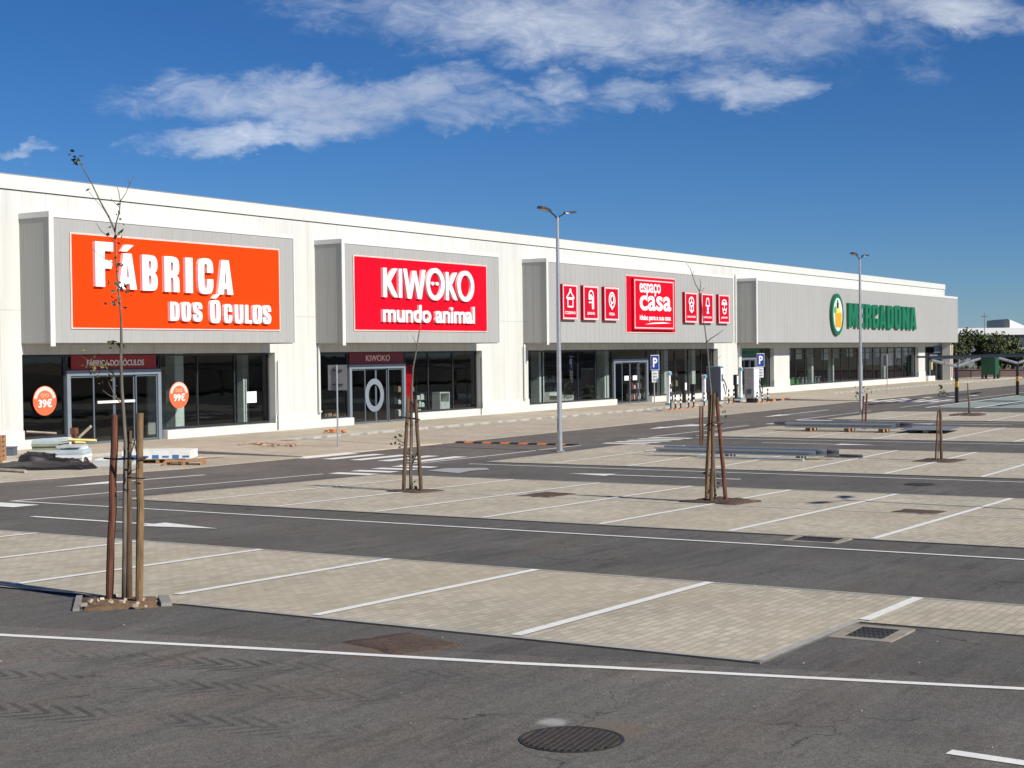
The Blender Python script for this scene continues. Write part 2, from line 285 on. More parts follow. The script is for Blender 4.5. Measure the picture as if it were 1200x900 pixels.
# ------------------------------------------------------------------ mesh helpers
class MB:
    def __init__(s): s.v = []; s.f = []; s.mi = []; s.cur = 0
    def add(s, vs, fs):
        o = len(s.v); s.v += [tuple(x) for x in vs]; s.f += [tuple(i+o for i in f) for f in fs]; s.mi += [s.cur]*len(fs); return s
    def box(s, x0, x1, y0, y1, z0, z1):
        return s.add([(x0, y0, z0), (x1, y0, z0), (x1, y1, z0), (x0, y1, z0), (x0, y0, z1), (x1, y0, z1), (x1, y1, z1), (x0, y1, z1)],
                     [(0, 3, 2, 1), (4, 5, 6, 7), (0, 1, 5, 4), (1, 2, 6, 5), (2, 3, 7, 6), (3, 0, 4, 7)])
    def obox(s, c, size, rot=0, tilt=0, axis='X'):
        M = Matrix.Translation(c) @ Matrix.Rotation(rot, 4, 'Z') @ Matrix.Rotation(tilt, 4, axis); a, b, d = [q/2 for q in size]
        vs = [M @ Vector(p) for p in [(-a, -b, -d), (a, -b, -d), (a, b, -d), (-a, b, -d), (-a, -b, d), (a, -b, d), (a, b, d), (-a, b, d)]]
        return s.add(vs, [(0, 3, 2, 1), (4, 5, 6, 7), (0, 1, 5, 4), (1, 2, 6, 5), (2, 3, 7, 6), (3, 0, 4, 7)])
    def tube(s, pts, rad, n=8, cap=True, wob=0):
        pts = [Vector(p) for p in pts]; k = len(pts); rad = rad if isinstance(rad, (list, tuple)) else [rad]*k
        vs = []; ref = None
        for i, p in enumerate(pts):
            d = (pts[min(i+1, k-1)]-pts[max(i-1, 0)]).normalized()
            if ref is None: ref = Vector((1, 0, 0)) if abs(d.x) < .8 else Vector((0, 1, 0))
            a = (ref - d*ref.dot(d)).normalized(); b = d.cross(a); ref = a
            for j in range(n):
                t = 2*math.pi*j/n; r = rad[i]*(1+wob*rnd.uniform(-1, 1)); vs.append(p+a*(r*math.cos(t))+b*(r*math.sin(t)))
        fs = [(i*n+j, i*n+(j+1) % n, (i+1)*n+(j+1) % n, (i+1)*n+j) for i in range(k-1) for j in range(n)]
        if cap: fs += [tuple(range(n-1, -1, -1)), tuple((k-1)*n+j for j in range(n))]
        return s.add(vs, fs)
    def prism(s, poly, z0, z1):
        n = len(poly)
        a = sum(poly[i][0]*poly[(i+1) % n][1]-poly[(i+1) % n][0]*poly[i][1] for i in range(n))
        if a < 0: poly = poly[::-1]
        vs = [(x, y, z0) for x, y in poly]+[(x, y, z1) for x, y in poly]
        return s.add(vs, [tuple(range(n-1, -1, -1)), tuple(range(n, 2*n))]+[(i, (i+1) % n, n+(i+1) % n, n+i) for i in range(n)])
    def cyl(s, c, r, z0, z1, n=16, r1=None):
        return s.tube([(c[0], c[1], z0), (c[0], c[1], z1)], [r, r if r1 is None else r1], n)
    def build(s, name, mats, parent=None, loc=None, smooth=False):
        me = bpy.data.meshes.new(name); off = Vector(loc) if loc is not None else (parent_loc(parent) if parent else Vector((0, 0, 0)))
        me.from_pydata([tuple(Vector(v)-off) for v in s.v], [], s.f)
        for m in (mats if isinstance(mats, (list, tuple)) else [mats]): me.materials.append(MATS[m] if isinstance(m, str) else m)
        if isinstance(mats, (list, tuple)): me.polygons.foreach_set('material_index', s.mi)
        if smooth: me.polygons.foreach_set('use_smooth', [True]*len(me.polygons))
        me.update(); return link(name, me, parent, off if not parent else (0, 0, 0))
def parent_loc(p):
    v = Vector((0, 0, 0))
    while p: v += p.location; p = p.parent
    return v
def link(name, me, parent=None, loc=(0, 0, 0)):
    o = bpy.data.objects.new(name, me); COL.objects.link(o); o.location = loc
    if parent: o.parent = parent
    return o
def tag(o, label, cat, group=None):
    o['label'] = label; o['category'] = cat
    if group: o['group'] = group
    return o
def thing(name, label, cat, loc=(0, 0, 0), group=None):
    o = bpy.data.objects.new(name, None); COL.objects.link(o); o.location = loc; o.empty_display_size = .2; return tag(o, label, cat, group)
def struct(o): o['kind'] = 'structure'; return o

GX = [0, 12, 20, 25, 33, 42]; GZ = [.58, .48, .29, .19, .04, 0]
def g(x):
    if x <= 0: return GZ[0]
    for i in range(5):
        if x <= GX[i+1]: return GZ[i]+(GZ[i+1]-GZ[i])*(x-GX[i])/(GX[i+1]-GX[i])
    return 0.0
def clip(poly, x, keep_less):
    out = []; n = len(poly); ins = (lambda p: p[0] <= x) if keep_less else (lambda p: p[0] >= x)
    for i in range(n):
        a, b = poly[i], poly[(i+1) % n]
        if ins(a): out.append(a)
        if ins(a) != ins(b):
            t = (x-a[0])/(b[0]-a[0]); out.append((x, a[1]+t*(b[1]-a[1])))
    return out
def ground_poly(mb, poly, dz, skirt=0, up=None, smb=None):
    n = len(poly); a = sum(poly[i][0]*poly[(i+1) % n][1]-poly[(i+1) % n][0]*poly[i][1] for i in range(n))
    if a < 0: poly = poly[::-1]
    rest = list(poly)
    zf = (lambda x, y: g(x)+dz) if up is None else up
    for kx in GX:
        if not rest: break
        p = clip(rest, kx, True); rest = clip(rest, kx, False)
        if len(p) >= 3 and max(q[0] for q in p)-min(q[0] for q in p) > 1e-6: mb.add([(x, y, zf(x, y)) for x, y in p], [tuple(range(len(p)))])
    if len(rest) >= 3: mb.add([(x, y, zf(x, y)) for x, y in rest], [tuple(range(len(rest)))])
    if skirt:
        n = len(poly)
        for i in range(n):
            p, q = poly[i], poly[(i+1) % n]; cuts = sorted([(kx-p[0])/(q[0]-p[0]) for kx in GX if (p[0]-kx)*(q[0]-kx) < 0])
            ts = [0]+cuts+[1]
            for t0, t1 in zip(ts, ts[1:]):
                A = (p[0]+(q[0]-p[0])*t0, p[1]+(q[1]-p[1])*t0); B = (p[0]+(q[0]-p[0])*t1, p[1]+(q[1]-p[1])*t1)
                za, zb = zf(*A), zf(*B); (smb or mb).add([(A[0], A[1], za-skirt), (B[0], B[1], zb-skirt), (B[0], B[1], zb), (A[0], A[1], za)], [(0, 1, 2, 3)])
def rect(x0, x1, y0, y1): return [(x0, y0), (x1, y0), (x1, y1), (x0, y1)]
def line(mb, a, b, wd, dz):
    a, b = Vector(a), Vector(b); d = (b-a).normalized(); nrm = Vector((-d.y, d.x))*(wd/2)
    ground_poly(mb, [tuple(a+nrm), tuple(a-nrm), tuple(b-nrm), tuple(b+nrm)], dz)
def at(px, py, depth):  # a point seen along one sight line of the site survey, `depth` metres ahead
    d = CF*FPX + CR*(px-600) - CU*(py-450); return Vector((0, 0, HC)) + d*(depth/FPX)
def gnd(px, py):
    d = CF*FPX + CR*(px-600) - CU*(py-450); z = 0
    for _ in range(40): t = (z-HC)/d.z; z = g(t*d.x)
    return Vector((t*d.x, t*d.y, z))

# ================================================================== THE SETTING
m = MB(); ground_poly(m, rect(-400, 3000, -900, 2500), -.004); struct(m.build('ground', 'dry_ground'))
m = MB(); ground_poly(m, rect(-60, 175, -6, 43), .0); struct(m.build('car_park_asphalt', 'asphalt_aisle'))
m = MB(); ground_poly(m, [(-6, -6), (14.75, -6), (12.92+.35, 2.91+.1), (12.25, 6.6), (11.7, 9.2), (10.9, 12.7), (7.5, 26), (-6, 26)], .005); struct(m.build('access_road', 'asphalt_access'))
m = MB(); ground_poly(m, rect(-30, 170, 25.2, 31.2), .005); struct(m.build('street', 'asphalt_street'))
# earth bank across the lane behind the viewpoint (mirrored in the shop glass)
m = MB()
for i in range(40):
    x0, x1 = -60+i*8, -52+i*8; h0, h1 = 2.6+.8*math.sin(i*.9), 2.6+.8*math.sin((i+1)*.9)
    m.add([(x0, -9, .3), (x1, -9, .3), (x1, -14, h1), (x0, -14, h0), (x1, -22, h1+.6), (x0, -22, h0+.6), (x1, -40, .3), (x0, -40, .3)], [(0, 1, 2, 3), (3, 2, 4, 5), (5, 4, 6, 7)])
struct(m.build('earth_bank', 'bank_soil'))

bays = MB(); PZ = .016
row1 = [(17.8, 24.6), (17.8, -8), (15.65, -8), (15.65, 5.22), (12.86, 5.22), (12.86, 12.3), (12.86, 13.75), (12.7, 24.6)]
sk = MB(); ground_poly(bays, row1, PZ, .03, None, sk)
rows = [(23.9, 33.5), (38.85, 48.4), (54.0, 63.6), (69.0, 78.6)]
for x0, x1 in rows: ground_poly(bays, rect(x0, x1, -8, 24.6), PZ, .03, None, sk)
struct(bays.build('parking_bays', 'paver_bay')); struct(sk.build('bay_edge_face', 'edge_face'))
# thin concrete edging along the bays
e = MB()
def edge(a, b, wd=.09): line(e, a, b, wd, PZ+.004)
edge((12.91, 5.22), (12.91, 12.3), .1); edge((12.86, 5.26), (15.65, 5.26)); edge((12.86, 13.8), (12.75, 24.6))
for x0, x1 in rows:
    edge((x0+.05, -8), (x0+.05, 24.6)); edge((x1-.05, -8), (x1-.05, 24.6)); edge((x0, 24.55), (x1, 24.55))
edge((17.75, -8), (17.75, 24.6))
struct(e.build('bay_edging', 'kerb_concrete'))
# stall lines and centre lines
ln = MB(); LZ = PZ+.009
for y in (22.7, 20.2, 17.75, 15.27, 12.87, 10.42, 7.87, 5.2, 2.7, .2, -2.3):
    line(ln, ((13.4 if 12.5 < y < 13 else 12.97) if y > 5.6 else 15.75, y), (17.75, y), .13, LZ)
for (x0, x1), ys in zip(rows, (20.27, 19.8, 20.0, 19.6)):
    xm = (x0+x1)/2 + (.15 if x0 < 24 else .1)
    for k in range(-1, 11): line(ln, (x0+.1, ys-2.5*k), (x1-.1, ys-2.5*k), .12, LZ)
struct(ln.build('stall_lines', 'road_paint'))
ln = MB()
for (x0, x1) in rows: line(ln, ((x0+x1)/2+.15, -8), ((x0+x1)/2+.15, 24.3), .09, LZ-.003)
struct(ln.build('row_centre_lines', 'faded_paint'))
# edge lines, arrows, zebra
ln = MB(); RZ = .011
pw = [(9.2, 17.6), (10.45, 12.48), (11.15, 9.68), (11.73, 7.16), (12.35, 4.94), (12.92, 2.91), (13.9, -1.0)]
for a, b in zip(pw, pw[1:]): line(ln, a, b, .11, RZ)
line(ln, (10.52, 2.88), (10.3, .5), .13, RZ)
line(ln, (22.45, -8), (22.35, 26.15), .11, RZ); line(ln, (37.75, -8), (38.0, 24.6), .11, RZ); line(ln, (52.8, -8), (52.9, 24.0), .11, RZ); line(ln, (67.8, -8), (67.8, 23.0), .11, RZ)
line(ln, (22.3, 26.2), (33.0, 26.15), .11, RZ); line(ln, (36.6, 26.15), (47.4, 25.95), .11, RZ); line(ln, (53.2, 25.9), (62.5, 25.8), .11, RZ); line(ln, (68, 25.7), (79, 25.65), .11, RZ); line(ln, (84, 25.6), (150, 25.5), .11, RZ)
struct(ln.build('edge_lines', 'road_paint'))
def arrow(tip, d, length, mb, hw=.34, hl=1.15):
    d = Vector(d).normalized(); n = Vector((-d.y, d.x)); t = Vector(tip); b = t-d*hl; s = t-d*length
    ground_poly(mb, [tuple(t), tuple(b+n*hw), tuple(b-n*hw)], RZ)
    ground_poly(mb, [tuple(b+n*.075), tuple(b-n*.075), tuple(s-n*.075), tuple(s+n*.075)], RZ+.0005)
ar = MB()
arrow((20.0, 18.2), (0, -1), 4.7, ar, .36, 1.6); arrow((35.9, 20.05), (0, 1), 5.0, ar, .34, 1.3); arrow((50.9, 16.3), (0, -1), 4.2, ar, .34, 1.4); arrow((66.0, 19.8), (0, 1), 4.5, ar)
arrow((25.8, 28.75), (-1, 0), 5.3, ar, .34, 2.2); arrow((58.3, 28.6), (-1, 0), 4.6, ar, .36, 1.8); arrow((70.4, 28.3), (-1, 0), 9.5, ar, .34, 3.0)
ground_poly(ar, [(60.2, 28.55), (62.2, 27.3), (63.0, 27.35), (62.4, 28.4)], RZ)
struct(ar.build('lane_arrows', 'road_paint'))
zb = MB()
for k in range(5): ground_poly(zb, rect(38.0, 40.75, 30.75-k*1.08, 31.25-k*1.08), RZ)
for k in range(4): ground_poly(zb, rect(33.15+k*.98, 33.65+k*.98, 24.72, 26.1), RZ)
for k in range(5): ground_poly(zb, rect(48.6+k*.92, 49.1+k*.92, 24.0, 25.75), RZ)
for k in range(5): ground_poly(zb, rect(63.9+k*.95, 64.4+k*.95, 23.9, 25.6), RZ)
for k in range(5): ground_poly(zb, rect(96+k*2.4, 97.4+k*2.4, 30.6-k*.9, 31.1-k*.9), RZ)
for k in range(6): ground_poly(zb, rect(92.5, 97.5, 26.1+k*.9, 26.6+k*.9), RZ)
ground_poly(zb, rect(21.25, 21.95, 24.9, 26.9), RZ)
struct(zb.build('zebra_crossings', 'road_paint'))
gp = MB(); ground_poly(gp, [(34.7, 22.8), (35.2, 24.2), (36.2, 24.2), (36.75, 23.2), (36.2, 22.75), (35.6, 23.0)], RZ+.002); struct(gp.build('overpainted_patch', 'grey_paint'))
gb = MB()
for k in range(4): ground_poly(gb, rect(84.6, 94, 21.6-k*2.7, 23.9-k*2.7), .008)
for k in range(3): ground_poly(gb, rect(96.5, 106, 21.6-k*2.7, 23.9-k*2.7), .008)
struct(gb.build('green_bays', 'green_paint'))
wl = MB()
for k in range(5): ground_poly(wl, rect(84.2, 106.4, 24.05-k*2.7, 24.3-k*2.7), .012)
struct(wl.build('charging_bay_lines', 'road_paint'))
# walkway, layby and crossing points
wk = MB()
ground_poly(wk, rect(-30, 175, 38.0, 43.2), .12, .14)
def slope(x, y): return .035+(.12-.035)*max(0, min(1, (y-31.25)/6.75))+g(x)
for a, b in ((38.5, 45.3), (94.2, 106.5)): ground_poly(wk, [(a, 31.25), (b+1.2, 31.25), (b, 38.0), (a+.3, 38.0)], 0, .16, slope)
struct(wk.build('walkway', 'paver_walk'))
kb = MB(); ground_poly(kb, rect(-30, 175, 37.88, 37.99), .124, .13)
ground_poly(kb, [(38.38, 31.25), (38.5, 31.25), (38.8, 37.88), (38.68, 37.88)], 0, .17, lambda x, y: slope(x, y)+.01)
ground_poly(kb, [(94.05, 31.25), (94.2, 31.25), (94.5, 37.88), (94.35, 37.88)], 0, .17, lambda x, y: slope(x, y)+.01)
struct(kb.build('kerb', 'kerb_concrete'))
jt = MB()   # dark dashes of varied length along the kerb face
for k in range(90):
    x = 44+k*1.25; L = rnd.uniform(.3, .9); jt.box(x, x+L, 37.868, 37.876, .03, .105)
struct(jt.build('kerb_dashes', 'dark_concrete'))
lb = MB(); ground_poly(lb, rect(-20, 38.4, 31.2, 37.88), .018, .02); ground_poly(lb, rect(46.5, 94.05, 31.2, 37.88), .018, .02); ground_poly(lb, rect(107.6, 170, 31.2, 37.88), .018, .02)
struct(lb.build('layby', 'paver_layby'))
ll = MB()
for k in range(19): line(ll, (48.5+2.5*k, 31.35), (48.5+2.5*k, 37.7), .1, .024)
for k in range(10): line(ll, (28.2-2.5*k, 31.35), (28.4-2.5*k, 37.7), .12, .024)
for k in range(22): line(ll, (109+2.5*k, 31.35), (109+2.5*k, 37.7), .1, .024)
struct(ll.build('layby_lines', 'faded_paint'))

def pit(poly, matn, dz, name='tree_pit', base=None):
    base = PZ+.004 if base is None else base
    m = MB(); cx = sum(p[0] for p in poly)/len(poly); cy = sum(p[1] for p in poly)/len(poly); P = []
    n = 28; per = []
    for i in range(len(poly)):
        a, b = poly[i], poly[(i+1) % len(poly)]
        for t in range(7): per.append((a[0]+(b[0]-a[0])*t/7+rnd.uniform(-.03, .03), a[1]+(b[1]-a[1])*t/7+rnd.uniform(-.03, .03)))
    rings = [(1, 0), (.93, .5), (.6, .85), (.2, 1)]; k = len(per)
    for r, h in rings:
        for x, y in per: X, Y = cx+(x-cx)*r, cy+(y-cy)*r; P.append((X, Y, g(X)+base+dz*h*rnd.uniform(.4, 1.1)))
    f = [(i*k+j, i*k+(j+1) % k, (i+1)*k+(j+1) % k, (i+1)*k+j) for i in range(3) for j in range(k)]+[tuple(3*k+j for j in range(k))]
    for i in range(k): P[i] = (P[i][0], P[i][1], g(P[i][0])-.02)
    for i in range(k, 2*k): P[i] = (P[i][0], P[i][1], g(P[i][0])+base+dz*.5*rnd.uniform(.3, 1.1))
    m.add(P, f); return struct(m.build(name, matn, smooth=True))
pit([(11.93, 12.86), (12.62, 12.40), (13.15, 12.93), (12.62, 13.68)], 'soil', .035, base=.012)
pit([(28.35, 19.75), (29.3, 19.6), (29.5, 20.6), (28.5, 20.8)], 'dark_soil', .05); pit([(28.9, 12.25), (30.0, 12.1), (30.3, 13.4), (29.1, 13.6)], 'dark_soil', .09)
pit([(28.7, 16.55), (30.1, 16.55), (30.25, 17.5), (28.8, 17.45)], 'dark_soil', .005); pit([(28.75, 8.15), (29.75, 8.1), (29.85, 9.0), (28.8, 9.05)], 'dark_soil', .004)
pit([(43.6, 11.8), (45.0, 11.7), (45.1, 12.9), (43.7, 13.0)], 'dark_soil', .05); pit([(74.0, 18.7), (75.6, 18.7), (75.6, 20.2), (74.0, 20.2)], 'dark_soil', .12)
pit([(11.5, 8.3), (12.3, 8.0), (12.65, 8.95), (11.85, 9.2)], 'dark_soil', .006, 'soil_patch', .008)
m = MB()
for i in range(22):
    u_, v_ = rnd.uniform(-.5, .5), rnd.uniform(-.62, .62); a = 12.55+u_*.75+v_*.75*.55; b = 13.02+u_*.55-v_*.0+v_*.6; a, b = 12.56+.33*u_*2+.25*v_, 13.0+.3*u_*2-.55*v_; r = rnd.uniform(.008, .028); z = g(a)+.03
    m.obox((a, b, z+r*.6), (r*2, r*1.6, r*1.3), rnd.uniform(0, 6), rnd.uniform(-.5, .5))
o = m.build('pit_stones', 'stone_pale'); o['kind'] = 'stuff'; tag(o, 'pale pebbles and clods scattered on the soil round the nearest sapling', 'stones')
kc = MB(); kc.obox((12.28, 13.33, g(12.3)+.0), (1.0, .07, .07), R_(45)); kc.obox((12.93, 12.60, g(12.9)+.01), (.6, .12, .07), R_(48)); struct(kc.build('pit_kerb', 'dark_concrete'))
# loose grit and scraps on the paving
m = MB()
for i in range(90):
    x, y = rnd.uniform(9, 18), rnd.uniform(2, 20)
    r = rnd.uniform(.003, .008); m.obox((x, y, g(x)+PZ+r*.3), (r*2, r*1.5, r), rnd.uniform(0, 6), rnd.uniform(-.4, .4))
o = m.build('loose_grit', ['stone_pale']); o['kind'] = 'stuff'; tag(o, 'loose grit scattered over the near asphalt and paving', 'grit')

# ================================================================== THE RETAIL BUILDING
B = thing('retail_building', 'long white single storey retail building with grey cladding boxes over dark shop windows', 'building', (36, 42.3, 0))
YF, YW = 42.3, 42.66; WT = 3.46
shops = [(36.62, 50.2), (53.2, 66.7), (71.4, 97.1), (101.3, 107.5), (110.7, 144.8), (147.0, 153.2)]
m = MB(); px = 8.0
for a, b in shops: m.box(px, a, YF, YW+.12, 0, WT); px = b
m.box(px, 154.07, YF, YW+.12, 0, WT)
m.box(8, 154.07, YF, YW+.12, WT, 9.2)
m.box(153.75, 154.07, YW+.12, 95, 0, 9.2); m.box(8, 153.75, 94.6, 95, 0, 9.2)
m.build('wall', 'white_cladding', B)
MB().box(8.2, 153.9, YW+.13, 94.5, 9.0, 9.15).build('roof', 'far_grey', B)
p = MB().box(8, 154.12, 42.24, 42.5, 9.22, 9.72).box(153.86, 154.12, 42.5, 95, 9.22, 9.72).build('parapet', 'parapet_white', B)
MB().box(8, 154.13, 42.236, 42.56, 9.725, 9.76).build('coping', 'galvanised', p)
MB().box(8, 154.0, 42.275, 42.31, 9.19, 9.215).build('shadow_gap', 'dark_gap', p)
m = MB()
for a, b in ((8, 36.62), (50.2, 53.2), (66.7, 71.4), (97.1, 101.3), (107.5, 110.7), (144.8, 147.0), (153.2, 154.07)):
    MB().box(a-.03 if a > 8 else a, b+.03, YF-.035, YF-.002, .0, .8 if a < 107 else 1.08).build('plinth', 'white_plinth', B)
for a, b in ((36.65, 38.78), (43.68, 50.17), (53.23, 55.66), (60.16, 66.67), (71.43, 81.86), (86.66, 97.07), (104.6, 107.47), (110.73, 144.77)):
    MB().box(a, b, YF-.033, YW-.02, 0, .46 if a < 100 else .56).build('window_sill_wall', 'white_plinth', B)
MB().box(147.03, 149.4, YF-.3, YW-.02, 0, .6).build('window_sill_wall', 'white_plinth', B)
# sign boxes
def sign_box(x0, x1, pitch=.55):
    y0, z0, z1 = 40.8, 3.86, 8.2
    m = MB(); m.box(x0, x1, y0, YF-.003, z0, z1)
    x = x0+.5
    while x < x1-.1: m.box(x-.01, x+.01, y0-.005, y0-.001, z0+.02, z1-.01); x += pitch
    y = y0+.35
    while y < YF-.1: m.box(x0-.005, x0-.001, y-.01, y+.01, z0+.02, z1-.01); y += .45
    b = m.build('sign_box', 'grey_cladding', B)
    t = MB(); t.box(x0-.03, x1+.02, y0-.03, YF-.004, z1+.002, z1+.20); t.box(x0-.035, x0+.17, y0-.035, y0-.003, z0-.12, z1+.2); t.box(x1-.02, x1+.03, y0-.032, y0-.014, z0, z1)
    t.build('trim', 'white_trim', b)
    s = MB(); s.box(x0+.1, x1-.05, y0+.06, YF-.05, z0-.035, z0-.003)
    s.build('soffit', 'soffit', b); return b
for a, b in ((36.6, 49.69), (53.0, 65.98), (70.88, 96.25), (100.44, 153.2)): sign_box(a, b)
for i, x in enumerate((53.08, 70.85, 100.62, 100.12)):
    m = MB(); top = 3.72 if i < 3 else 8.6
    m.tube([(x+.12, 42.24, top+.1), (x, 42.2, top-.08), (x, 42.2, .75 if i < 3 else 3.9)], .055, 10); m.box(x-.08, x+.08, 42.13, 42.27, .8, .86) if i < 3 else None
    m.build('downpipe', 'white_trim', B)
for x in (50.26, 66.45): MB().tube([(x, 42.22, 3.1), (x, 42.22, .15)], .018, 6).box(x-.1, x+.1, 42.12, 42.26, .005, .1).build('conduit', 'dark_metal', B)

def glazing(x0, x1, z0, z1, mull, name='shop_window', trans=None):
    m = MB(); f = .05; y0, y1 = YW-.06, YW+.04
    m.box(x0, x1, y0, y1, z1-.07, z1); m.box(x0, x1, y0, y1, z0, z0+.09)
    xs = [x0+f/2]+list(mull)+[x1-f/2]
    for x in xs: m.box(x-f/2, x+f/2, y0+.002, y1-.002, z0+.09, z1-.07)
    if trans: m.box(x0+f, x1-f, y0+.01, y1-.01, trans-.03, trans+.03)
    o = m.build(name, 'frame_dark', B)
    for a, b in zip(xs, xs[1:]): MB().box(a+f/2+.002, b-f/2-.002, YW-.012, YW+.004, z0+.092, z1-.072).build('pane', 'shop_glass', o)
    return o
def sliding_door(x0, x1, z1, split, handles=True):
    m = MB(); y0, y1 = YW-.16, YW+.02
    m.box(x0, x0+.17, y0, y1, .125, z1); m.box(x1-.17, x1, y0, y1, .125, z1); m.box(x0+.17, x1-.17, y0, y1, z1-.2, z1)
    d = m.build('sliding_door', 'door_grey', B)
    xs = [x0+.17]+split+[x1-.17]
    for i, (a, b) in enumerate(zip(xs, xs[1:])):
        l = MB(); yy = YW-.10 if i in (0, len(xs)-2) else YW-.04
        l.box(a+.004, a+.06, yy, yy+.04, .13, z1-.205); l.box(b-.06, b-.004, yy, yy+.04, .13, z1-.205); l.box(a+.06, b-.06, yy, yy+.04, z1-.27, z1-.205); l.box(a+.06, b-.06, yy, yy+.04, .13, .21)
        l.build('door_leaf', 'frame_grey', d); MB().box(a+.062, b-.062, yy+.014, yy+.026, .212, z1-.272).build('pane', 'shop_glass', d)
    return d
# first shop
glazing(36.66, 38.82, .46, 3.44, []); d1 = sliding_door(38.84, 43.62, 2.87, [40.2, 41.25, 42.3])
MB().box(40.3, 42.2, 42.5, 42.54, 1.62, 1.72).build('push_bar', 'white_trim', d1)
glazing(38.84, 43.62, 2.875, 3.44, [], 'transom_window'); glazing(43.66, 50.14, .47, 3.44, [45.77, 47.98])
# second shop
glazing(53.26, 55.66, .46, 3.44, []); d2 = sliding_door(55.68, 60.12, 2.87, [56.95, 57.85, 58.75])
glazing(55.68, 60.12, 2.875, 3.44, [], 'transom_window'); glazing(60.16, 66.62, .46, 3.44, [62.2, 64.4])
ring = MB(); cx, cz = 57.62, 1.42
n = 28; vs = []; fs = []
for i in range(n):
    t = 2*math.pi*i/n
    for rx, rz, y in ((.74, .78, 42.535), (.46, .52, 42.535), (.74, .78, 42.548), (.46, .52, 42.548)): vs.append((cx+rx*math.cos(t), y, cz+rz*math.sin(t)))
for i in range(n):
    a, b = 4*i, 4*((i+1) % n); fs += [(a, b, b+1, a+1), (a+2, a+3, b+3, b+2), (a, a+2, b+2, b), (a+1, b+1, b+3, a+3)]
ring.add(vs, fs); ring.build('ring_handle', 'door_grey', d2)
# third shop
glazing(71.46, 81.9, .46, 3.44, [73.5, 75.6, 77.6, 79.75]); d3 = sliding_door(81.93, 86.62, 2.87, [83.15, 84.3, 85.4])
for x in (83.75, 84.9): MB().box(x-.28, x+.28, 42.58, 42.6, 1.55, 1.83).build('door_notice', 'paper', d3)
glazing(81.93, 86.62, 2.875, 3.44, [], 'transom_window'); glazing(86.66, 97.04, .46, 3.44, [88.7, 90.8, 92.9, 95.0])
# supermarket
glazing(104.6, 107.46, .56, 3.44, [106.0]); d4 = sliding_door(101.35, 104.56, 2.85, [102.4, 103.5]); glazing(101.35, 104.56, 2.855, 3.44, [], 'transom_window')
glazing(110.74, 144.76, .57, 3.46, [110.7+2.13*i for i in range(1, 16)], trans=3.0)
d5 = sliding_door(149.4, 153.15, 2.7, [150.6, 151.9]); glazing(147.05, 149.38, .6, 3.44, [], 'shop_window'); glazing(149.4, 153.15, 2.705, 3.44, [], 'transom_window')
MB().box(149.9, 152.6, 42.2, 42.29, 2.85, 3.5).build('entrance_panel', 'charger_dark', B)
MB().box(150.0, 150.3, 42.52, 42.54, 1.2, 2.2).build('door_poster', 'logo_yellow', B)
MB().box(152.0, 152.75, 41.2, 42.0, .12, 3.82).box(152.76, 153.1, 41.3, 41.9, .12, 3.82).build('end_column', 'white_plinth', B)
MB().box(152.2, 152.7, 41.14, 41.196, .4, 3.7).build('end_column_facing', 'brick_pink', B)
# rooms behind the glass
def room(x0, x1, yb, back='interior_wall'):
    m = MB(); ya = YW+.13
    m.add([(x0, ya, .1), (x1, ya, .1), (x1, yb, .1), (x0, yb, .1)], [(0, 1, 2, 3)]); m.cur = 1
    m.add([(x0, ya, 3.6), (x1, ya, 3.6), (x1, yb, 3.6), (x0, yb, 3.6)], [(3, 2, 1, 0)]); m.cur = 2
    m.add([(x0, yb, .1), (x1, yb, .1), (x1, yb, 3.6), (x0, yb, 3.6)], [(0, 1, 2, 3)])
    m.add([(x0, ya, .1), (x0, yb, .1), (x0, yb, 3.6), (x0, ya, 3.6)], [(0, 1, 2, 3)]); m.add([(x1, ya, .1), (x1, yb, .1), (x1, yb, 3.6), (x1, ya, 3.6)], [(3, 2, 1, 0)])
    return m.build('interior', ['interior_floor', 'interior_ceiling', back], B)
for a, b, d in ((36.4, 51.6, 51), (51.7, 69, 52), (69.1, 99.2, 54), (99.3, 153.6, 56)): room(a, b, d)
def column(x, y, wd=.42): return MB().box(x-wd/2, x+wd/2, y-wd/2, y+wd/2, .11, 3.59).build('column', 'column_white', B)
column(45.4, 43.5, .5); column(50.3, 44.2, .35)
for x in (75.3, 83.3, 91.8, 96.2): column(x, 44.0, .55)
for x in (112.6, 119.6, 124.6, 132.2, 138.8): column(x, 43.9, .4)
for a, b, y, h in ((47.2, 48.9, 46.4, 2.9), (46.2, 47.0, 45.8, 2.6), (38.2, 41.0, 48, 2.7)): MB().box(a, b, y, y+.1, .11, h).build('partition', 'soffit', B)
# ---------------------------------------------------------------- shop fittings seen through the glass
def shelf(loc, wd, h, items, label, seed, group=None):
    r = random.Random(seed); t = thing('display_shelf', label, 'shelf', loc, group); x, y, z = loc
    m = MB(); 
    for sx in (-wd/2, wd/2-.05): m.box(x+sx, x+sx+.05, y-.2, y+.2, z, z+h)
    lv = [z+.12+k*(h-.2)/3 for k in range(4)]
    for q in lv: m.box(x-wd/2+.05, x+wd/2-.05, y-.2, y+.2, q, q+.03)
    m.build('frame', 'dark_metal', t); n = 0
    for q in lv[:3]:
        xx = x-wd/2+.12
        while xx < x+wd/2-.3:
            ww = r.uniform(.14, .3); hh = r.uniform(.2, .42); mt = r.choice(items)
            b = MB(); b.prism([(xx, y-.15), (xx+ww, y-.15), (xx+ww-.02, y+.1), (xx+.02, y+.1)], q+.033, q+.033+hh*.8); b.prism([(xx+.03, y-.13), (xx+ww-.03, y-.13), (xx+ww-.04, y+.08), (xx+.04, y+.08)], q+.034+hh*.8, q+.033+hh)
            b.build('packet', mt, t); n += 1; xx += ww+r.uniform(.02, .16)
    return t
FL = .1
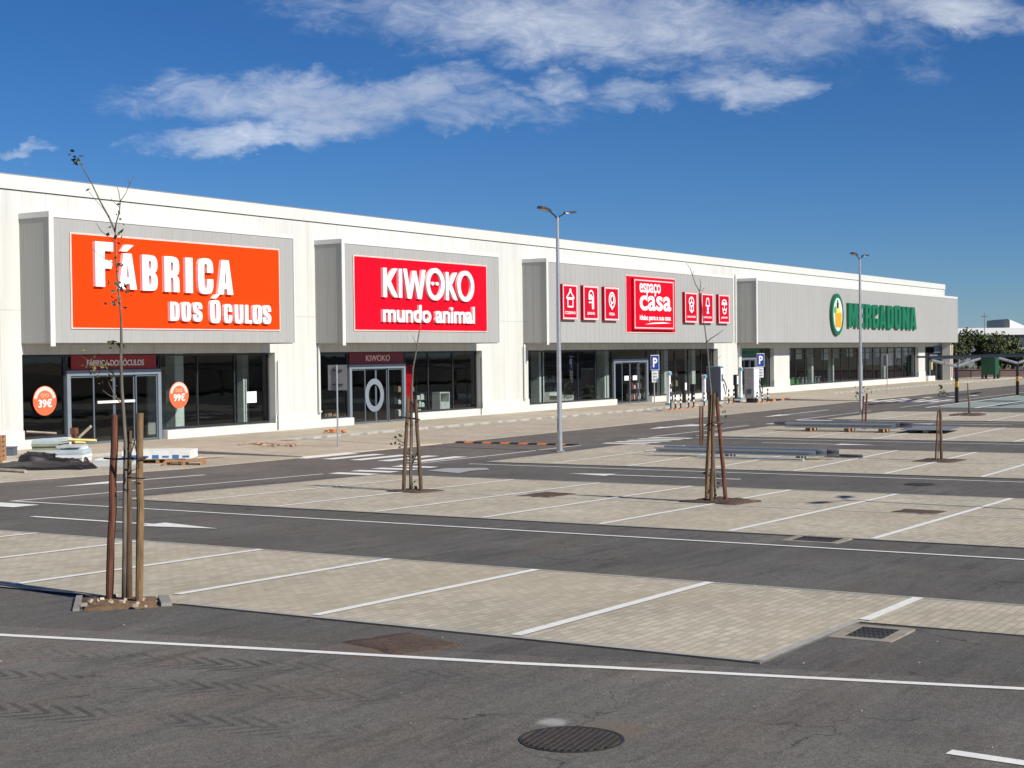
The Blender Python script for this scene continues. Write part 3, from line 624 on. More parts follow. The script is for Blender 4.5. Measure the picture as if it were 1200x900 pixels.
shelf((62.2, 44.2, FL), 2.0, 2.0, ['white_item', 'white_item', 'charger_grey', 'cardboard'], 'black rack of white pet goods behind the right window of the second shop', 3)
shelf((63.9, 44.5, FL), 1.2, 1.3, ['white_item', 'charger_white'], 'low rack of white boxes behind the right window of the second shop', 5)
t = thing('display_cabinet', 'white open cabinet with a drawer in the second shop window, beside the pet racks', 'cabinet', (65.2, 43.9, FL))
x, y, z = t.location; m = MB()
for a, b in ((-.45, -.39), (.39, .45)): m.box(x+a, x+b, y-.25, y+.25, z, z+1.25)
m.box(x-.39, x+.39, y-.25, y+.25, z+1.19, z+1.25); m.box(x-.39, x+.39, y-.25, y+.25, z, z+.06); m.build('carcass', 'white_item', t)
MB().box(x-.38, x+.38, y-.26, y+.2, z+.35, z+.75).build('drawer', 'white_item', t)
t = thing('bench', 'red slatted bench behind the left window of the second shop', 'bench', (54.3, 44.0, FL)); x, y, z = t.location
MB().box(x-.9, x+.9, y-.2, y+.2, z+.98, z+1.05).box(x-.9, x+.9, y+.18, y+.22, z+1.06, z+1.28).build('seat', 'bench_red', t)
for q in (-.8, .76): MB().box(x+q, x+q+.05, y-.18, y+.18, z, z+.975).build('leg', 'dark_metal', t)
tag(MB().box(61.0, 61.55, 43.1, 43.16, .12, 2.78).box(60.98, 61.0, 43.08, 43.18, .12, 2.8).build('hanging_banner', 'red_panel', loc=(61.2, 43.1, .12)), 'tall red banner in the window just right of the second shop door', 'banner')
for x, y, s, lab in ((58.3, 46.0, .5, 'cardboard carton just inside the second shop door, left of its pair'), (59.0, 46.1, .45, 'cardboard carton just inside the second shop door, right of its pair')):
    o = MB().box(x-s/2, x+s/2, y-.2, y+.2, FL, FL+.55).build('carton', 'cardboard', loc=(x, y, FL)); tag(o, lab, 'carton', 'cartons inside the second shop')
t = thing('floor_sign', 'small red folding floor sign inside the second shop door', 'floor sign', (56.3, 43.2, FL)); x, y, z = t.location
MB().add([(x-.22, y-.15, z), (x+.22, y-.15, z), (x+.12, y, z+.5), (x-.12, y, z+.5), (x-.22, y+.15, z), (x+.22, y+.15, z)], [(0, 1, 2, 3), (3, 2, 5, 4), (0, 3, 4), (1, 5, 2)]).build('board', 'red_item', t)
def sofa(loc, mt, label):
    t = thing('sofa', label, 'sofa', loc); x, y, z = loc
    MB().box(x-.8, x+.8, y-.35, y+.35, z+.15, z+.45).build('seat', mt, t); MB().box(x-.8, x+.8, y+.36, y+.5, z+.15, z+.9).build('backrest', mt, t)
    for q in (-.95, .81): MB().box(x+q, x+q+.14, y-.35, y+.5, z+.1, z+.65).build('armrest', mt, t)
    for q in (-.9, .82): MB().box(x+q, x+q+.06, y-.3, y-.24, z, z+.098).build('leg', 'dark_metal', t)
sofa((77.0, 44.3, FL), 'sofa', 'pale grey sofa in the window left of the third shop door'); sofa((79.6, 44.9, FL), 'white_item', 'white armchair sofa in the window beside the third shop door')
def table_lamp(loc, label):
    t = thing('standing_lamp', label, 'lamp', loc); x, y, z = loc
    MB().cyl((x, y), .16, z, z+.03).cyl((x, y), .02, z+.03, z+1.1).build('stand', 'dark_metal', t); MB().cyl((x, y), .24, z+1.102, z+1.45, 16, .15).build('lamp_shade', 'white_item', t)
table_lamp((72.9, 43.8, FL), 'white shaded lamp at the far left of the third shop window'); 
def pot_plant(loc, h, label):
    t = thing('potted_plant', label, 'plant', loc); x, y, z = loc
    MB().cyl((x, y), .14, z, z+.35, 14, .19).build('pot', 'white_item', t); m = MB()
    for k in range(60):
        a, e = rnd.uniform(0, 6.28), rnd.uniform(.1, 1); r = rnd.uniform(.1, .45); c = Vector((x+r*math.cos(a), y+r*math.sin(a)*.7, z+.4+e*h)); d = Vector((math.cos(a), math.sin(a), rnd.uniform(-.3, .8)))*.16; s = d.cross(Vector((0, 0, 1))).normalized()*.06
        m.add([c-d, c+s, c+d, c-s], [(0, 1, 2, 3)])
    m.tube([(x, y, z+.34), (x, y, z+.4+h*.8)], .02, 5); m.build('foliage', 'plant_green', t)
pot_plant((78.4, 44.0, FL), 1.1, 'leafy green plant in the window between the two sofas'); pot_plant((81.2, 43.7, FL), .8, 'low leafy plant just left of the third shop door')
shelf((72.2, 44.3, FL), 1.2, 1.0, ['red_item', 'white_item', 'cardboard'], 'low rack of red and white homeware at the left end of the third shop', 8)
shelf((88.2, 44.3, FL), 2.2, 2.2, ['white_item', 'cardboard', 'plant_green', 'red_item'], 'tall homeware rack behind the window right of the third shop door', 9)
shelf((94.0, 44.6, FL), 2.6, 2.2, ['cardboard', 'white_item', 'bench_red'], 'tall homeware rack at the right end of the third shop window', 10)
shelf((74.3, 45.2, FL), 1.6, 1.9, ['white_item', 'red_item', 'plant_green', 'cardboard'], 'homeware rack behind the first white column of the third shop', 21)
shelf((90.6, 44.9, FL), 1.8, 1.7, ['white_item', 'red_item', 'cardboard'], 'homeware rack in the middle of the windows right of the third shop door', 22)
shelf((80.6, 46.2, FL), 2.2, 2.1, ['white_item', 'cardboard', 'foam_grey'], 'deep set homeware rack behind the sofas of the third shop', 23)
for k in range(5):
    x = 114.5+k*2.5; t = thing('checkout_counter', ['green checkout counter nearest the left end of the long window', 'second green checkout counter from the left in the long window', 'middle green checkout counter in the long window', 'fourth green checkout counter from the left in the long window', 'green checkout counter farthest right in the long window'][k], 'checkout', (x, 45.5, FL), 'checkout counters')
    MB().box(x-.9, x+.9, 45.2, 45.8, FL, FL+.85).build('base', 'logo_leaf' if k < 3 else 'far_grey', t); MB().box(x-1, x+1, 45.1, 45.9, FL+.852, FL+.92).build('counter_top', 'charger_grey', t)
for k, (x, mt) in enumerate(((112.2, 'far_white'), (114.6, 'far_white'), (117.2, 'charger_grey'), (120.8, 'far_white'), (123.4, 'soffit'), (127, 'far_white'), (131.4, 'far_white'), (134.8, 'soffit'), (138.4, 'logo_yellow'), (141, 'far_white'), (143.5, 'far_white'))):
    o = MB().box(x-.75, x+.75, 43.05, 43.08, 2.45+.12*(k % 3), 3.35).build('window_poster', mt, loc=(x, 43.05, 2.45)); tag(o, ('ochre yellow poster hung at the top of the long supermarket window' if mt == 'logo_yellow' else 'pale poster hung at the top of the long supermarket window' if mt == 'far_white' else 'grey poster hung at the top of the long supermarket window'), 'poster', 'posters hung in the long window')

# ================================================================== SIGNS AND LETTERING
def curve_mesh(splines, depth):
    cu = bpy.data.curves.new('c', 'CURVE'); cu.dimensions = '2D'; cu.fill_mode = 'BOTH'; cu.extrude = depth/2
    for p in splines:
        s = cu.splines.new('POLY'); s.points.add(len(p)-1); s.use_cyclic_u = True
        for i, q in enumerate(p): s.points[i].co = (q[0], q[1], 0, 1)
    return to_mesh(cu)
def to_mesh(cu):
    o = bpy.data.objects.new('tmp', cu); COL.objects.link(o); bpy.context.view_layer.update()
    me = bpy.data.meshes.new_from_object(o.evaluated_get(bpy.context.evaluated_depsgraph_get())); bpy.data.objects.remove(o); bpy.data.curves.remove(cu); return me
def put(mb, me, x0, x1, z0, z1, y, depth=None):  # fit a flat mesh (XY) onto the facade plane, front face at y
    vs = [v.co.copy() for v in me.vertices]
    ax, bx = min(v.x for v in vs), max(v.x for v in vs); ay, by = min(v.y for v in vs), max(v.y for v in vs); zt = max(v.z for v in vs)
    f = [(x0+(v.x-ax)/(bx-ax)*(x1-x0), y+(zt-v.z), z0+(v.y-ay)/(by-ay)*(z1-z0)) for v in vs]
    mb.add(f, [tuple(p.vertices) for p in me.polygons]); bpy.data.meshes.remove(me)
def text(mb, body, x0, x1, z0, z1, y, depth=.03, bold=0.0, space=1.0):
    cu = bpy.data.curves.new('t', 'FONT'); cu.body = body; cu.extrude = depth/2; cu.offset = bold; cu.resolution_u = 4; cu.space_character = space
    put(mb, to_mesh(cu), x0, x1, z0, z1, y)
def ellp(rx, rz, n=24, cx=.5, cz=.5): return [(cx+rx*math.cos(2*math.pi*i/n), cz+rz*math.sin(2*math.pi*i/n)) for i in range(n)]
def soft(p, k=1):
    for _ in range(k):
        q = []
        for i in range(len(p)):
            a, b, c = Vector(p[i-1]), Vector(p[i]), Vector(p[(i+1) % len(p)])
            u, v = (a-b), (c-b); ang = u.angle(v) if u.length and v.length else 0
            if ang > R_(110): q += [tuple(b+u*.25), tuple(b+v*.25)]
            else: q.append(tuple(b))
        p = q
    return p
GL = {
 'F': [[(0, 0), (0, 1), (1, 1), (1, .8), (.52, .8), (.52, .6), (.93, .6), (.93, .41), (.52, .41), (.52, 0)]],
 'E': [[(0, 0), (0, 1), (1, 1), (1, .8), (.52, .8), (.52, .6), (.93, .6), (.93, .41), (.52, .41), (.52, .2), (1, .2), (1, 0)]],
 'A': [[(0, 0), (.27, 1), (.73, 1), (1, 0), (.62, 0), (.59, .16), (.41, .16), (.38, 0)], [(.435, .33), (.5, .78), (.565, .33)]],
 'B': [[(0, 0), (0, 1), (.7, 1), (.92, .94), (1, .82), (1, .64), (.92, .54), (.8, .51), (.92, .47), (1, .38), (1, .16), (.92, .05), (.72, 0)], [(.42, .6), (.42, .84), (.55, .84), (.6, .79), (.6, .65), (.55, .6)], [(.42, .16), (.42, .43), (.55, .43), (.6, .38), (.6, .21), (.55, .16)]],
 'R': [[(0, 0), (0, 1), (.7, 1), (.92, .94), (1, .82), (1, .62), (.94, .51), (.8, .47), (.95, .42), (1, .34), (1, 0), (.6, 0), (.6, .36), (.54, .41), (.42, .41), (.42, 0)], [(.42, .57), (.42, .84), (.55, .84), (.6, .79), (.6, .62), (.55, .57)]],
 'I': [[(0, 0), (0, 1), (1, 1), (1, 0)]],
 'C': [[(1, .6), (1, .8), (.9, .95), (.7, 1), (.3, 1), (.1, .95), (0, .8), (0, .2), (.1, .05), (.3, 0), (.7, 0), (.9, .05), (1, .2), (1, .42), (.6, .42), (.6, .2), (.55, .15), (.45, .15), (.4, .2), (.4, .8), (.45, .85), (.55, .85), (.6, .8), (.6, .6)]],
 'D': [[(0, 0), (0, 1), (.65, 1), (.9, .94), (1, .8), (1, .2), (.9, .06), (.65, 0)], [(.42, .16), (.42, .84), (.55, .84), (.6, .79), (.6, .21), (.55, .16)]],
 'O': [[(0, .2), (0, .8), (.1, .95), (.3, 1), (.7, 1), (.9, .95), (1, .8), (1, .2), (.9, .05), (.7, 0), (.3, 0), (.1, .05)], [(.4, .2), (.4, .8), (.45, .85), (.55, .85), (.6, .8), (.6, .2), (.55, .15), (.45, .15)]],
 'S': [[(1, .66), (1, .82), (.9, .95), (.7, 1), (.3, 1), (.1, .95), (0, .82), (0, .62), (.1, .52), (.52, .36), (.6, .3), (.6, .2), (.55, .15), (.45, .15), (.4, .2), (.4, .36), (0, .36), (0, .18), (.1, .05), (.3, 0), (.7, 0), (.9, .05), (1, .18), (1, .4), (.9, .5), (.47, .66), (.4, .72), (.4, .8), (.45, .85), (.55, .85), (.6, .8), (.6, .66)]],
 'U': [[(0, 1), (0, .2), (.1, .05), (.3, 0), (.7, 0), (.9, .05), (1, .2), (1, 1), (.6, 1), (.6, .2), (.55, .15), (.45, .15), (.4, .2), (.4, 1)]],
 'L': [[(0, 0), (0, 1), (.48, 1), (.48, .18), (1, .18), (1, 0)]],
 'M': [[(0, 0), (0, 1), (.36, 1), (.5, .5), (.64, 1), (1, 1), (1, 0), (.7, 0), (.7, .55), (.58, .05), (.42, .05), (.3, .55), (.3, 0)]],
 'N': [[(0, 0), (0, 1), (.4, 1), (.62, .5), (.62, 1), (1, 1), (1, 0), (.62, 0), (.38, .48), (.38, 0)]],
 'K': [[(0, 0), (0, 1), (.25, 1), (.25, .62), (.68, 1), (1, 1), (.52, .55), (1, .02), (.70, 0), (.25, .44), (.25, 0)]],
 'W': [[(0, 1), (.19, 0), (.36, 0), (.5, .62), (.64, 0), (.81, 0), (1, 1), (.84, 1), (.715, .34), (.58, .95), (.42, .95), (.285, .34), (.16, 1)]],
 '0': [ellp(.5, .5, 28), ellp(.31, .36, 28)],
}
def glyph(mb, ch, x0, x1, z0, z1, y, depth):
    mb_s = [[(x0+p[0]*(x1-x0), z0+p[1]*(z1-z0)) for p in soft(s)] for s in GL[ch]]
    me = curve_mesh(mb_s, depth); xs_ = [p[0] for s in mb_s for p in s]; zs_ = [p[1] for s in mb_s for p in s]
    put(mb, me, min(xs_), max(xs_), min(zs_), max(zs_), y)
YP = 40.80   # front of the boxes
def panel(x0, x1, z0, z1, th, matn, parent, rim=True):
    o = MB().box(x0, x1, YP-th, YP-.016, z0, z1).build('panel', matn, parent)
    if rim:
        r = MB(); r.box(x0-.07, x1+.07, YP-th*.6, YP-.0155, z1+.002, z1+.06); r.box(x0-.07, x1+.07, YP-th*.6, YP-.0155, z0-.06, z0-.002); r.box(x0-.07, x0-.002, YP-th*.6, YP-.0155, z0-.001, z1+.001); r.box(x1+.002, x1+.07, YP-th*.6, YP-.0155, z0-.001, z1+.001)
        r.build('rim', 'panel_edge', o)
    return o
# --- optician sign
S = thing('shop_sign', 'wide orange sign reading FÁBRICA DOS ÓCULOS in raised white capitals', 'sign', (43, YP, 4.4), 'shop signs on the grey boxes')
panel(37.56, 48.68, 4.41, 7.67, .07, 'orange_panel', S)
m = MB(); yl, dp = YP-.205, .13
for ch, a, b, z0, z1 in [('F', 38.5, 39.36, 5.86, 7.46), ('A', 39.62, 40.5, 5.8, 7.1), ('B', 40.79, 41.56, 5.78, 7.1), ('R', 41.93, 42.71, 5.77, 7.1), ('I', 43.05, 43.44, 5.76, 7.1), ('C', 43.74, 44.58, 5.74, 7.12), ('A', 44.84, 45.72, 5.75, 7.1)]: glyph(m, ch, a, b, z0, z1, yl, dp)
me = curve_mesh([[(0, 0), (.35, 1), (1, 1), (.45, 0)]], dp); put(m, me, 39.75, 40.38, 7.17, 7.42, yl)
m.build('lettering', 'letter_white', S); m = MB()
for ch, a, b, z0, z1 in [('D', 42.2, 42.68, 4.68, 5.40), ('O', 42.80, 43.31, 4.67, 5.41), ('S', 43.43, 43.94, 4.67, 5.41), ('O', 44.38, 44.97, 4.62, 5.52), ('C', 45.17, 45.64, 4.63, 5.38), ('U', 45.79, 46.29, 4.62, 5.37), ('L', 46.41, 46.81, 4.63, 5.37), ('O', 46.86, 47.43, 4.62, 5.38), ('S', 47.48, 47.99, 4.62, 5.38)]: glyph(m, ch, a, b, z0, z1, yl, dp)
me = curve_mesh([[(0, 0), (.35, 1), (1, 1), (.45, 0)]], dp); put(m, me, 44.52, 44.95, 5.58, 5.74, yl)
m.build('lettering', 'letter_white', S)
# --- pet shop sign
S = thing('shop_sign', 'red sign reading KIWOKO mundo animal in raised white letters', 'sign', (59, YP, 4.4), 'shop signs on the grey boxes')
panel(53.84, 64.72, 4.45, 7.68, .07, 'red_panel', S)
m = MB()
for ch, a, b, z0, z1 in [('K', 55.77, 56.88, 5.92, 7.25), ('I', 56.98, 57.24, 5.92, 7.25), ('W', 57.33, 59.15, 5.9, 7.27), ('0', 59.2, 60.76, 5.86, 7.4), ('K', 60.86, 61.86, 5.9, 7.25), ('0', 61.86, 63.38, 5.86, 7.38)]: glyph(m, ch, a, b, z0, z1, yl, dp)
for a, b in ((59.66, 59.9), (60.04, 60.28)):
    me = curve_mesh([ellp(.5, .5, 14)], .1); put(m, me, a, b, 6.58, 6.74, YP-.18)
m.build('lettering', 'letter_white', S); m = MB(); text(m, 'mundo animal', 55.72, 63.4, 4.79, 5.62, yl, dp, .02, .96); m.build('lettering', 'letter_white', S)
# --- homeware signs
S = thing('shop_sign', 'square deep red sign reading espaço casa ideias para a sua casa', 'sign', (83.5, YP, 4.5), 'shop signs on the grey boxes')
panel(80.25, 86.92, 4.5, 7.8, .06, 'casa_red', S)
b = MB().box(80.85, 86.45, YP-.22, YP-.065, 4.62, 7.68).build('raised_box', 'red_panel', S)
fr = MB(); y0, y1 = YP-.232, YP-.222
fr.box(80.95, 86.37, y0, y1, 7.55, 7.62); fr.box(80.95, 86.37, y0, y1, 4.7, 4.77); fr.box(80.95, 81.03, y0, y1, 4.77, 7.55); fr.box(86.29, 86.37, y0, y1, 4.77, 7.55); fr.build('border', 'pale_pink', S)
m = MB(); text(m, 'espaço', 81.6, 84.5, 6.60, 7.42, YP-.245, .02, .014, 1.0); text(m, 'casa', 81.6, 85.95, 5.78, 6.68, YP-.245, .02, .022, 1.02); text(m, 'ideias para a sua casa', 81.6, 85.9, 5.12, 5.52, YP-.245, .02, .012, .9)
me = curve_mesh([[(0, .2), (.3, .8), (.7, 1), (1, .7), (.7, .6), (.3, .4)]], .02); put(m, me, 82.3, 85.95, 4.95, 5.1, YP-.245)
m.build('lettering', 'letter_white', S)
def bars(m, segs, x0, z0, sc_, y, wd=.07):
    for (a, b, c, d) in segs:
        p, q = Vector((x0+a*sc_, z0+b*sc_)), Vector((x0+c*sc_, z0+d*sc_)); dd = (q-p); L = dd.length; ang = math.atan2(dd.y, dd.x); cc = (p+q)/2
        m.obox((cc.x, y, cc.y), (L+wd*.4, .014, wd), 0, -ang, 'Y')
def circ(cx, cz, rx, rz, n=12, a0=0, a1=360):
    P = [(cx+rx*math.cos(R_(a0+(a1-a0)*i/n)), cz+rz*math.sin(R_(a0+(a1-a0)*i/n))) for i in range(n+1)]
    return [P[i]+P[i+1] for i in range(n)]
def poly(ps): return [ps[i]+ps[i+1] for i in range(len(ps)-1)]
ICON = [
 ('cooking pot', 'COZINHA', poly([(.2, .05), (.2, .5), (.8, .5), (.8, .05), (.2, .05)])+poly([(.05, .55), (.95, .55)])+poly([(.1, .6), (.5, .95), (.9, .6)])+circ(.5, 1.0, .07, .07, 6)),
 ('shower tap', 'BANHO', circ(.5, .75, .28, .3, 10, 0, 180)+poly([(.78, .75), (.78, 0), (.62, 0), (.62, .7)])+poly([(.22, .75), (.22, .55), (.45, .55)])+circ(.42, .68, .1, .12, 8)+poly([(.2, .35), (.5, .35)])),
 ('plate and cutlery', 'MESA', circ(.5, .55, .38, .45, 16)+circ(.5, .6, .2, .25, 10)+poly([(.35, .3), (.45, 0), (.6, .12)])),
 ('open gift box', 'DECORAÇÃO', circ(.5, .72, .38, .3, 14)+poly([(.5, .72), (.5, 1)])+poly([(.5, .72), (.2, .55)])+poly([(.5, .72), (.8, .55)])+poly([(.22, .5), (.22, .15), (.5, 0), (.78, .15), (.78, .5)])+poly([(.5, .05), (.5, .45)])),
 ('table lamp', 'ILUMINAÇÃO', poly([(.2, .5), (.35, 1), (.65, 1), (.8, .5), (.2, .5)])+poly([(.5, .5), (.5, .2)])+poly([(.35, 0), (.5, .22), (.65, 0), (.35, 0)])+circ(.5, .3, .1, .08, 8)),
 ('garden parasol', 'JARDIM', circ(.5, .65, .42, .32, 10, 0, 180)+poly([(.08, .65), (.92, .65)])+poly([(.08, .75), (.9, .75)])+poly([(.5, .65), (.5, .3)])+circ(.5, .15, .28, .15, 10)+poly([(.15, .4), (.25, .1)])+poly([(.85, .4), (.75, .1)]))]
for (x0, x1), (nm, word, segs), th in zip(((72.04, 73.95), (74.4, 76.42), (76.92, 78.96), (87.85, 89.98), (90.42, 92.5), (93.15, 95.2)), ICON, range(6)):
    S = thing('department_sign', f'small upright deep red sign with a white {nm} outline', 'sign', ((x0+x1)/2, YP, 5.1), 'small red department signs')
    MB().box(x0+.25, x1, YP-.2, YP-.016, 5.12, 7.06).build('panel', 'casa_red', S)
    fr = MB(); y0, y1 = YP-.212, YP-.202; a, b = x0+.27, x1-.02
    fr.box(a, b, y0, y1, 6.95, 7.04); fr.box(a, b, y0, y1, 5.14, 5.23); fr.box(a, a+.09, y0, y1, 5.23, 6.95); fr.box(b-.09, b, y0, y1, 5.23, 6.95); fr.build('border', 'pale_pink', S)
    m = MB(); cx = (a+b)/2; s_ = .95
    for k, q in enumerate(segs):
        bars(m, [q], cx-s_/2, 5.78, s_, y0-.004-.0006*k, .085)
    m.build('icon', 'letter_white', S)
    m = MB(); wd = min(1.3, .17*len(word)); text(m, word, cx-wd/2, cx+wd/2, 5.42, 5.58, y0-.006, .012, .01); m.build('lettering', 'letter_white', S)
# --- supermarket sign
S = thing('shop_sign', 'green MERCADONA lettering beside a round emblem of an orange shopping basket', 'sign', (127, YP, 4.5), 'shop signs on the grey boxes')
m = MB()
for ch, a, b in [('M', 119.5, 121.95), ('E', 122.15, 123.6), ('R', 123.72, 125.5), ('C', 125.6, 127.55), ('A', 127.6, 129.45), ('D', 129.7, 131.65), ('O', 131.8, 133.85), ('N', 134.05, 136.3), ('A', 136.4, 138.5)]: glyph(m, ch, a+.06, b-.1, 5.08 if ch in 'MER' else 5.04, 7.06 if ch != 'O' else 7.12, YP-.22, .2)
m.build('lettering', 'green_letter', S)
def disc(splines, x0, x1, z0, z1, y, dep, matn, nm): m = MB(); put(m, curve_mesh(splines, dep), x0, x1, z0, z1, y); m.build(nm, matn, S)
cx, cz, r = 116.92, 6.08, 1.66
rx = 1.42
disc([ellp(.5, .5, 40)], cx-rx, cx+rx, cz-r, cz+r, YP-.20, .18, 'dark_green', 'emblem_rim')
disc([ellp(.5, .5, 40), ellp(.43, .43, 40)], cx-rx*.97, cx+rx*.97, cz-r*.97, cz+r*.97, YP-.225, .02, 'green_letter', 'emblem_ring')
disc([ellp(.5, .5, 36)], cx-rx*.74, cx+rx*.74, cz-r*.80, cz+r*.80, YP-.225, .02, 'logo_mint', 'emblem_face')
disc([[(0, .95), (.0, 1), (1, 1), (1, .95), (.95, 0), (.05, 0)]], cx-.68, cx+.78, cz-1.0, cz+.1, YP-.26, .03, 'basket_orange', 'basket')
disc([[(0, 0), (.1, .5), (.25, .8), (.5, 1), (.75, .85), (.92, .5), (1, 0)]], cx-.7, cx+.8, cz+.11, cz+.6, YP-.25, .02, 'logo_yellow', 'groceries')
disc([[(0, 0), (0, .6), (.3, .75), (.3, 1), (.7, 1), (.7, .75), (1, .6), (1, 0)]], cx-.3, cx+.05, cz+.5, cz+1.15, YP-.27, .02, 'logo_black', 'bottle')
disc([[(0, 0), (.1, .8), (.5, 1), (.9, .7), (1, 0)]], cx-.9, cx-.45, cz+.15, cz+.65, YP-.275, .02, 'logo_leaf', 'greens')
disc([[(0, 0), (.1, .8), (.5, 1), (.9, .7), (1, 0)]], cx+.4, cx+.88, cz+.2, cz+.7, YP-.275, .02, 'far_white', 'carton')
# --- transom signs, stickers, notice
def transom(x0, x1, z0, z1, matn, word, tx0, tx1, label, tm='letter_white', glyphs=None):
    S = thing('transom_sign', label, 'sign', ((x0+x1)/2, 42.56, z0), 'signs above the shop doors')
    MB().box(x0, x1, 42.56, 42.59, z0, z1).build('panel', matn, S); m = MB(); text(m, word, tx0, tx1, z0+.13, z1-.12, 42.545, .012, .012); m.build('lettering', tm, S)
transom(39.1, 43.4, 2.89, 3.42, 'transom_red_shaded', 'FÁBRICA DOS ÓCULOS', 39.85, 42.75, 'flat red transom sign lettered FÁBRICA DOS ÓCULOS above the first door')
transom(55.75, 60.0, 2.89, 3.42, 'transom_dark_red', 'KIWOKO', 57.0, 58.9, 'dark red transom sign lettered KIWOKO above the second door', 'panel_edge')
transom(101.5, 105.2, 2.92, 3.4, 'transom_green', 'MERCADONA', 102.2, 104.4, 'dim green transom sign above the door behind the grey charger', 'green_letter')
def price_sticker(cx, cz, word, arc, label):
    S = thing('price_sticker', label, 'sticker', (cx, 42.58, cz), 'round price stickers on the glass')
    m = MB(); put(m, curve_mesh([ellp(.5, .5, 36)], .006), cx-.54, cx+.54, cz-.53, cz+.53, 42.57); m.build('disc', 'sticker_orange', S)
    m = MB(); P = [(math.cos(R_(a)), math.sin(R_(a))) for a in range(10, 171, 8)]
    put(m, curve_mesh([[(.5*x, .5*y) for x, y in P]+[(.36*x, .36*y) for x, y in reversed(P)]], .004), cx-.50, cx+.50, cz+.06, cz+.51, 42.567); m.build('arc_band', 'sticker_pink', S)
    m = MB(); text(m, word, cx-.30, cx+.32, cz-.24, cz+.06, 42.562, .006, .018)
    n = len(arc)
    for i, ch in enumerate(arc):
        a = R_(160-140*i/(n-1)); cu = bpy.data.curves.new('t', 'FONT'); cu.body = ch; cu.size = .13; cu.align_x = 'CENTER'; cu.align_y = 'CENTER'; cu.extrude = .002; cu.resolution_u = 2; cu.offset = .004
        me = to_mesh(cu); ro = a-math.pi/2
        vs = []
        for v in me.vertices:
            x, y = v.co.x, v.co.y; vs.append((cx+.44*math.cos(a)+x*math.cos(ro)-y*math.sin(ro), 42.560-v.co.z, cz+.43*math.sin(a)+x*math.sin(ro)+y*math.cos(ro)))
        m.add(vs, [tuple(p.vertices) for p in me.polygons]); bpy.data.meshes.remove(me)
    m.build('lettering', 'letter_white', S)
    m = MB(); 
    for q in (-.1, .1): put(m, curve_mesh([ellp(.5, .5, 14), ellp(.34, .34, 14)], .004), cx+q-.085, cx+q+.085, cz+.12, cz+.26, 42.566)
    m.build('spectacles', 'sticker_pink', S)
price_sticker(37.85, 1.81, '39€', 'MONOFOCAIS', 'round orange sticker priced 39€ on the glass left of the first door'); price_sticker(44.66, 1.81, '99€', 'PROGRESSIVOS', 'round orange sticker priced 99€ on the glass right of the first door')
S = thing('paper_notice', 'white paper notice taped inside the rightmost window of the orange signed shop', 'notice', (49.03, 42.6, 1.36))
MB().box(48.72, 49.33, 42.6, 42.604, 1.36, 1.83).build('sheet', 'paper', S); m = MB()
for k in range(4): m.box(48.84+.05*(k == 0), 49.2, 42.594, 42.598, 1.72-k*.08, 1.745-k*.08)
m.build('print', 'text_grey', S)

# ================================================================== STREET FURNITURE AND TREES
def lamp_post(x, y, label):
    z = g(x); t = thing('street_lamp', label, 'street lamp', (x, y, z), 'double armed street lamps'); h = 7.84
    MB().cyl((x, y), .15, z+.02, z+.05, 12).cyl((x, y), .092, z+.051, z+h, 14, .052).build('pole', 'galvanised', t, smooth=False)
    MB().cyl((x, y), .2, z, z+.019, 4).build('base_plate', 'dull_steel', t)
    MB().box(x-.11, x-.085, y-.04, y+.04, z+.7, z+1.1).build('service_door', 'dull_steel', t)
    for s in (-1, 1):
        MB().tube([(x, y, z+h-.06), (x+s*.16, y, z+h+.03), (x+s*.55, y, z+h+.17)], [.028, .026, .022], 8).build('arm', 'dark_metal', t)
        m = MB(); a = []
        for u, wy, zz in ((0, .06, 0), (.12, .15, .012), (.5, .16, .018), (.62, .10, .01)):
            X = x+s*(.5+u*1.1); Z = z+h+.16+u*.12; a.append([(X, y-wy, Z-.02), (X, y+wy, Z-.02), (X, y+wy*.7, Z+.03+zz), (X, y-wy*.7, Z+.03+zz)])
        vs = [p for q in a for p in q]; fs = [(i*4+j, i*4+(j+1) % 4, (i+1)*4+(j+1) % 4, (i+1)*4+j) for i in range(3) for j in range(4)]+[(3, 2, 1, 0), (12, 13, 14, 15)]
        hd = m.add(vs, fs).build('lamp_head', 'lamp_head', t)
        MB().obox((x+s*.86, y, z+h+.176), (.34, .22, .012), 0, -s*math.atan(.12), 'Y').build('lens', 'lamp_glass', hd)
lamp_post(44.3, 25.05, 'nearer double armed street lamp on the bay corner before the small red signs')
lamp_post(29.95, -1.3, 'double armed street lamp in the middle paved row, right of the drain grate')
lamp_post(74.5, 24.7, 'farther double armed street lamp in front of the supermarket lettering')

RV = Vector((CR.x, CR.y, 0)).normalized(); FV = Vector((CF.x, CF.y, 0)).normalized()
def stake(pb, pt, r, mt, label, group='wooden stakes round the saplings', n=10):
    t = MB(); pb, pt = Vector(pb), Vector(pt); pts = [pb+(pt-pb)*k/6+Vector((rnd.uniform(-.008, .008), rnd.uniform(-.008, .008), 0)) for k in range(7)]
    t.tube(pts, [r*1.02, r*1.05, r, r*.98, r, r*.97, r*.94], n, True, .06); o = t.build('tree_stake', mt, loc=pb); return tag(o, label, 'stake', group)
def leaf_clump(m, c, n, spread, size):
    for _ in range(n):
        p = Vector(c)+Vector((rnd.gauss(0, spread), rnd.gauss(0, spread), rnd.gauss(0, spread))); d = Vector((rnd.gauss(0, 1), rnd.gauss(0, 1), rnd.gauss(-.2, .8))).normalized()*size*rnd.uniform(.6, 1.2)
        s = d.cross(Vector((rnd.gauss(0, 1), rnd.gauss(0, 1), rnd.gauss(0, 1)))).normalized()*size*rnd.uniform(.2, .36); u = d.cross(s).normalized()*size*.12
        m.add([p, p+d*.5+s+u, p+d, p+d*.5-s+u, p+d*.5], [(0, 1, 4), (1, 2, 4), (2, 3, 4), (3, 0, 4)])
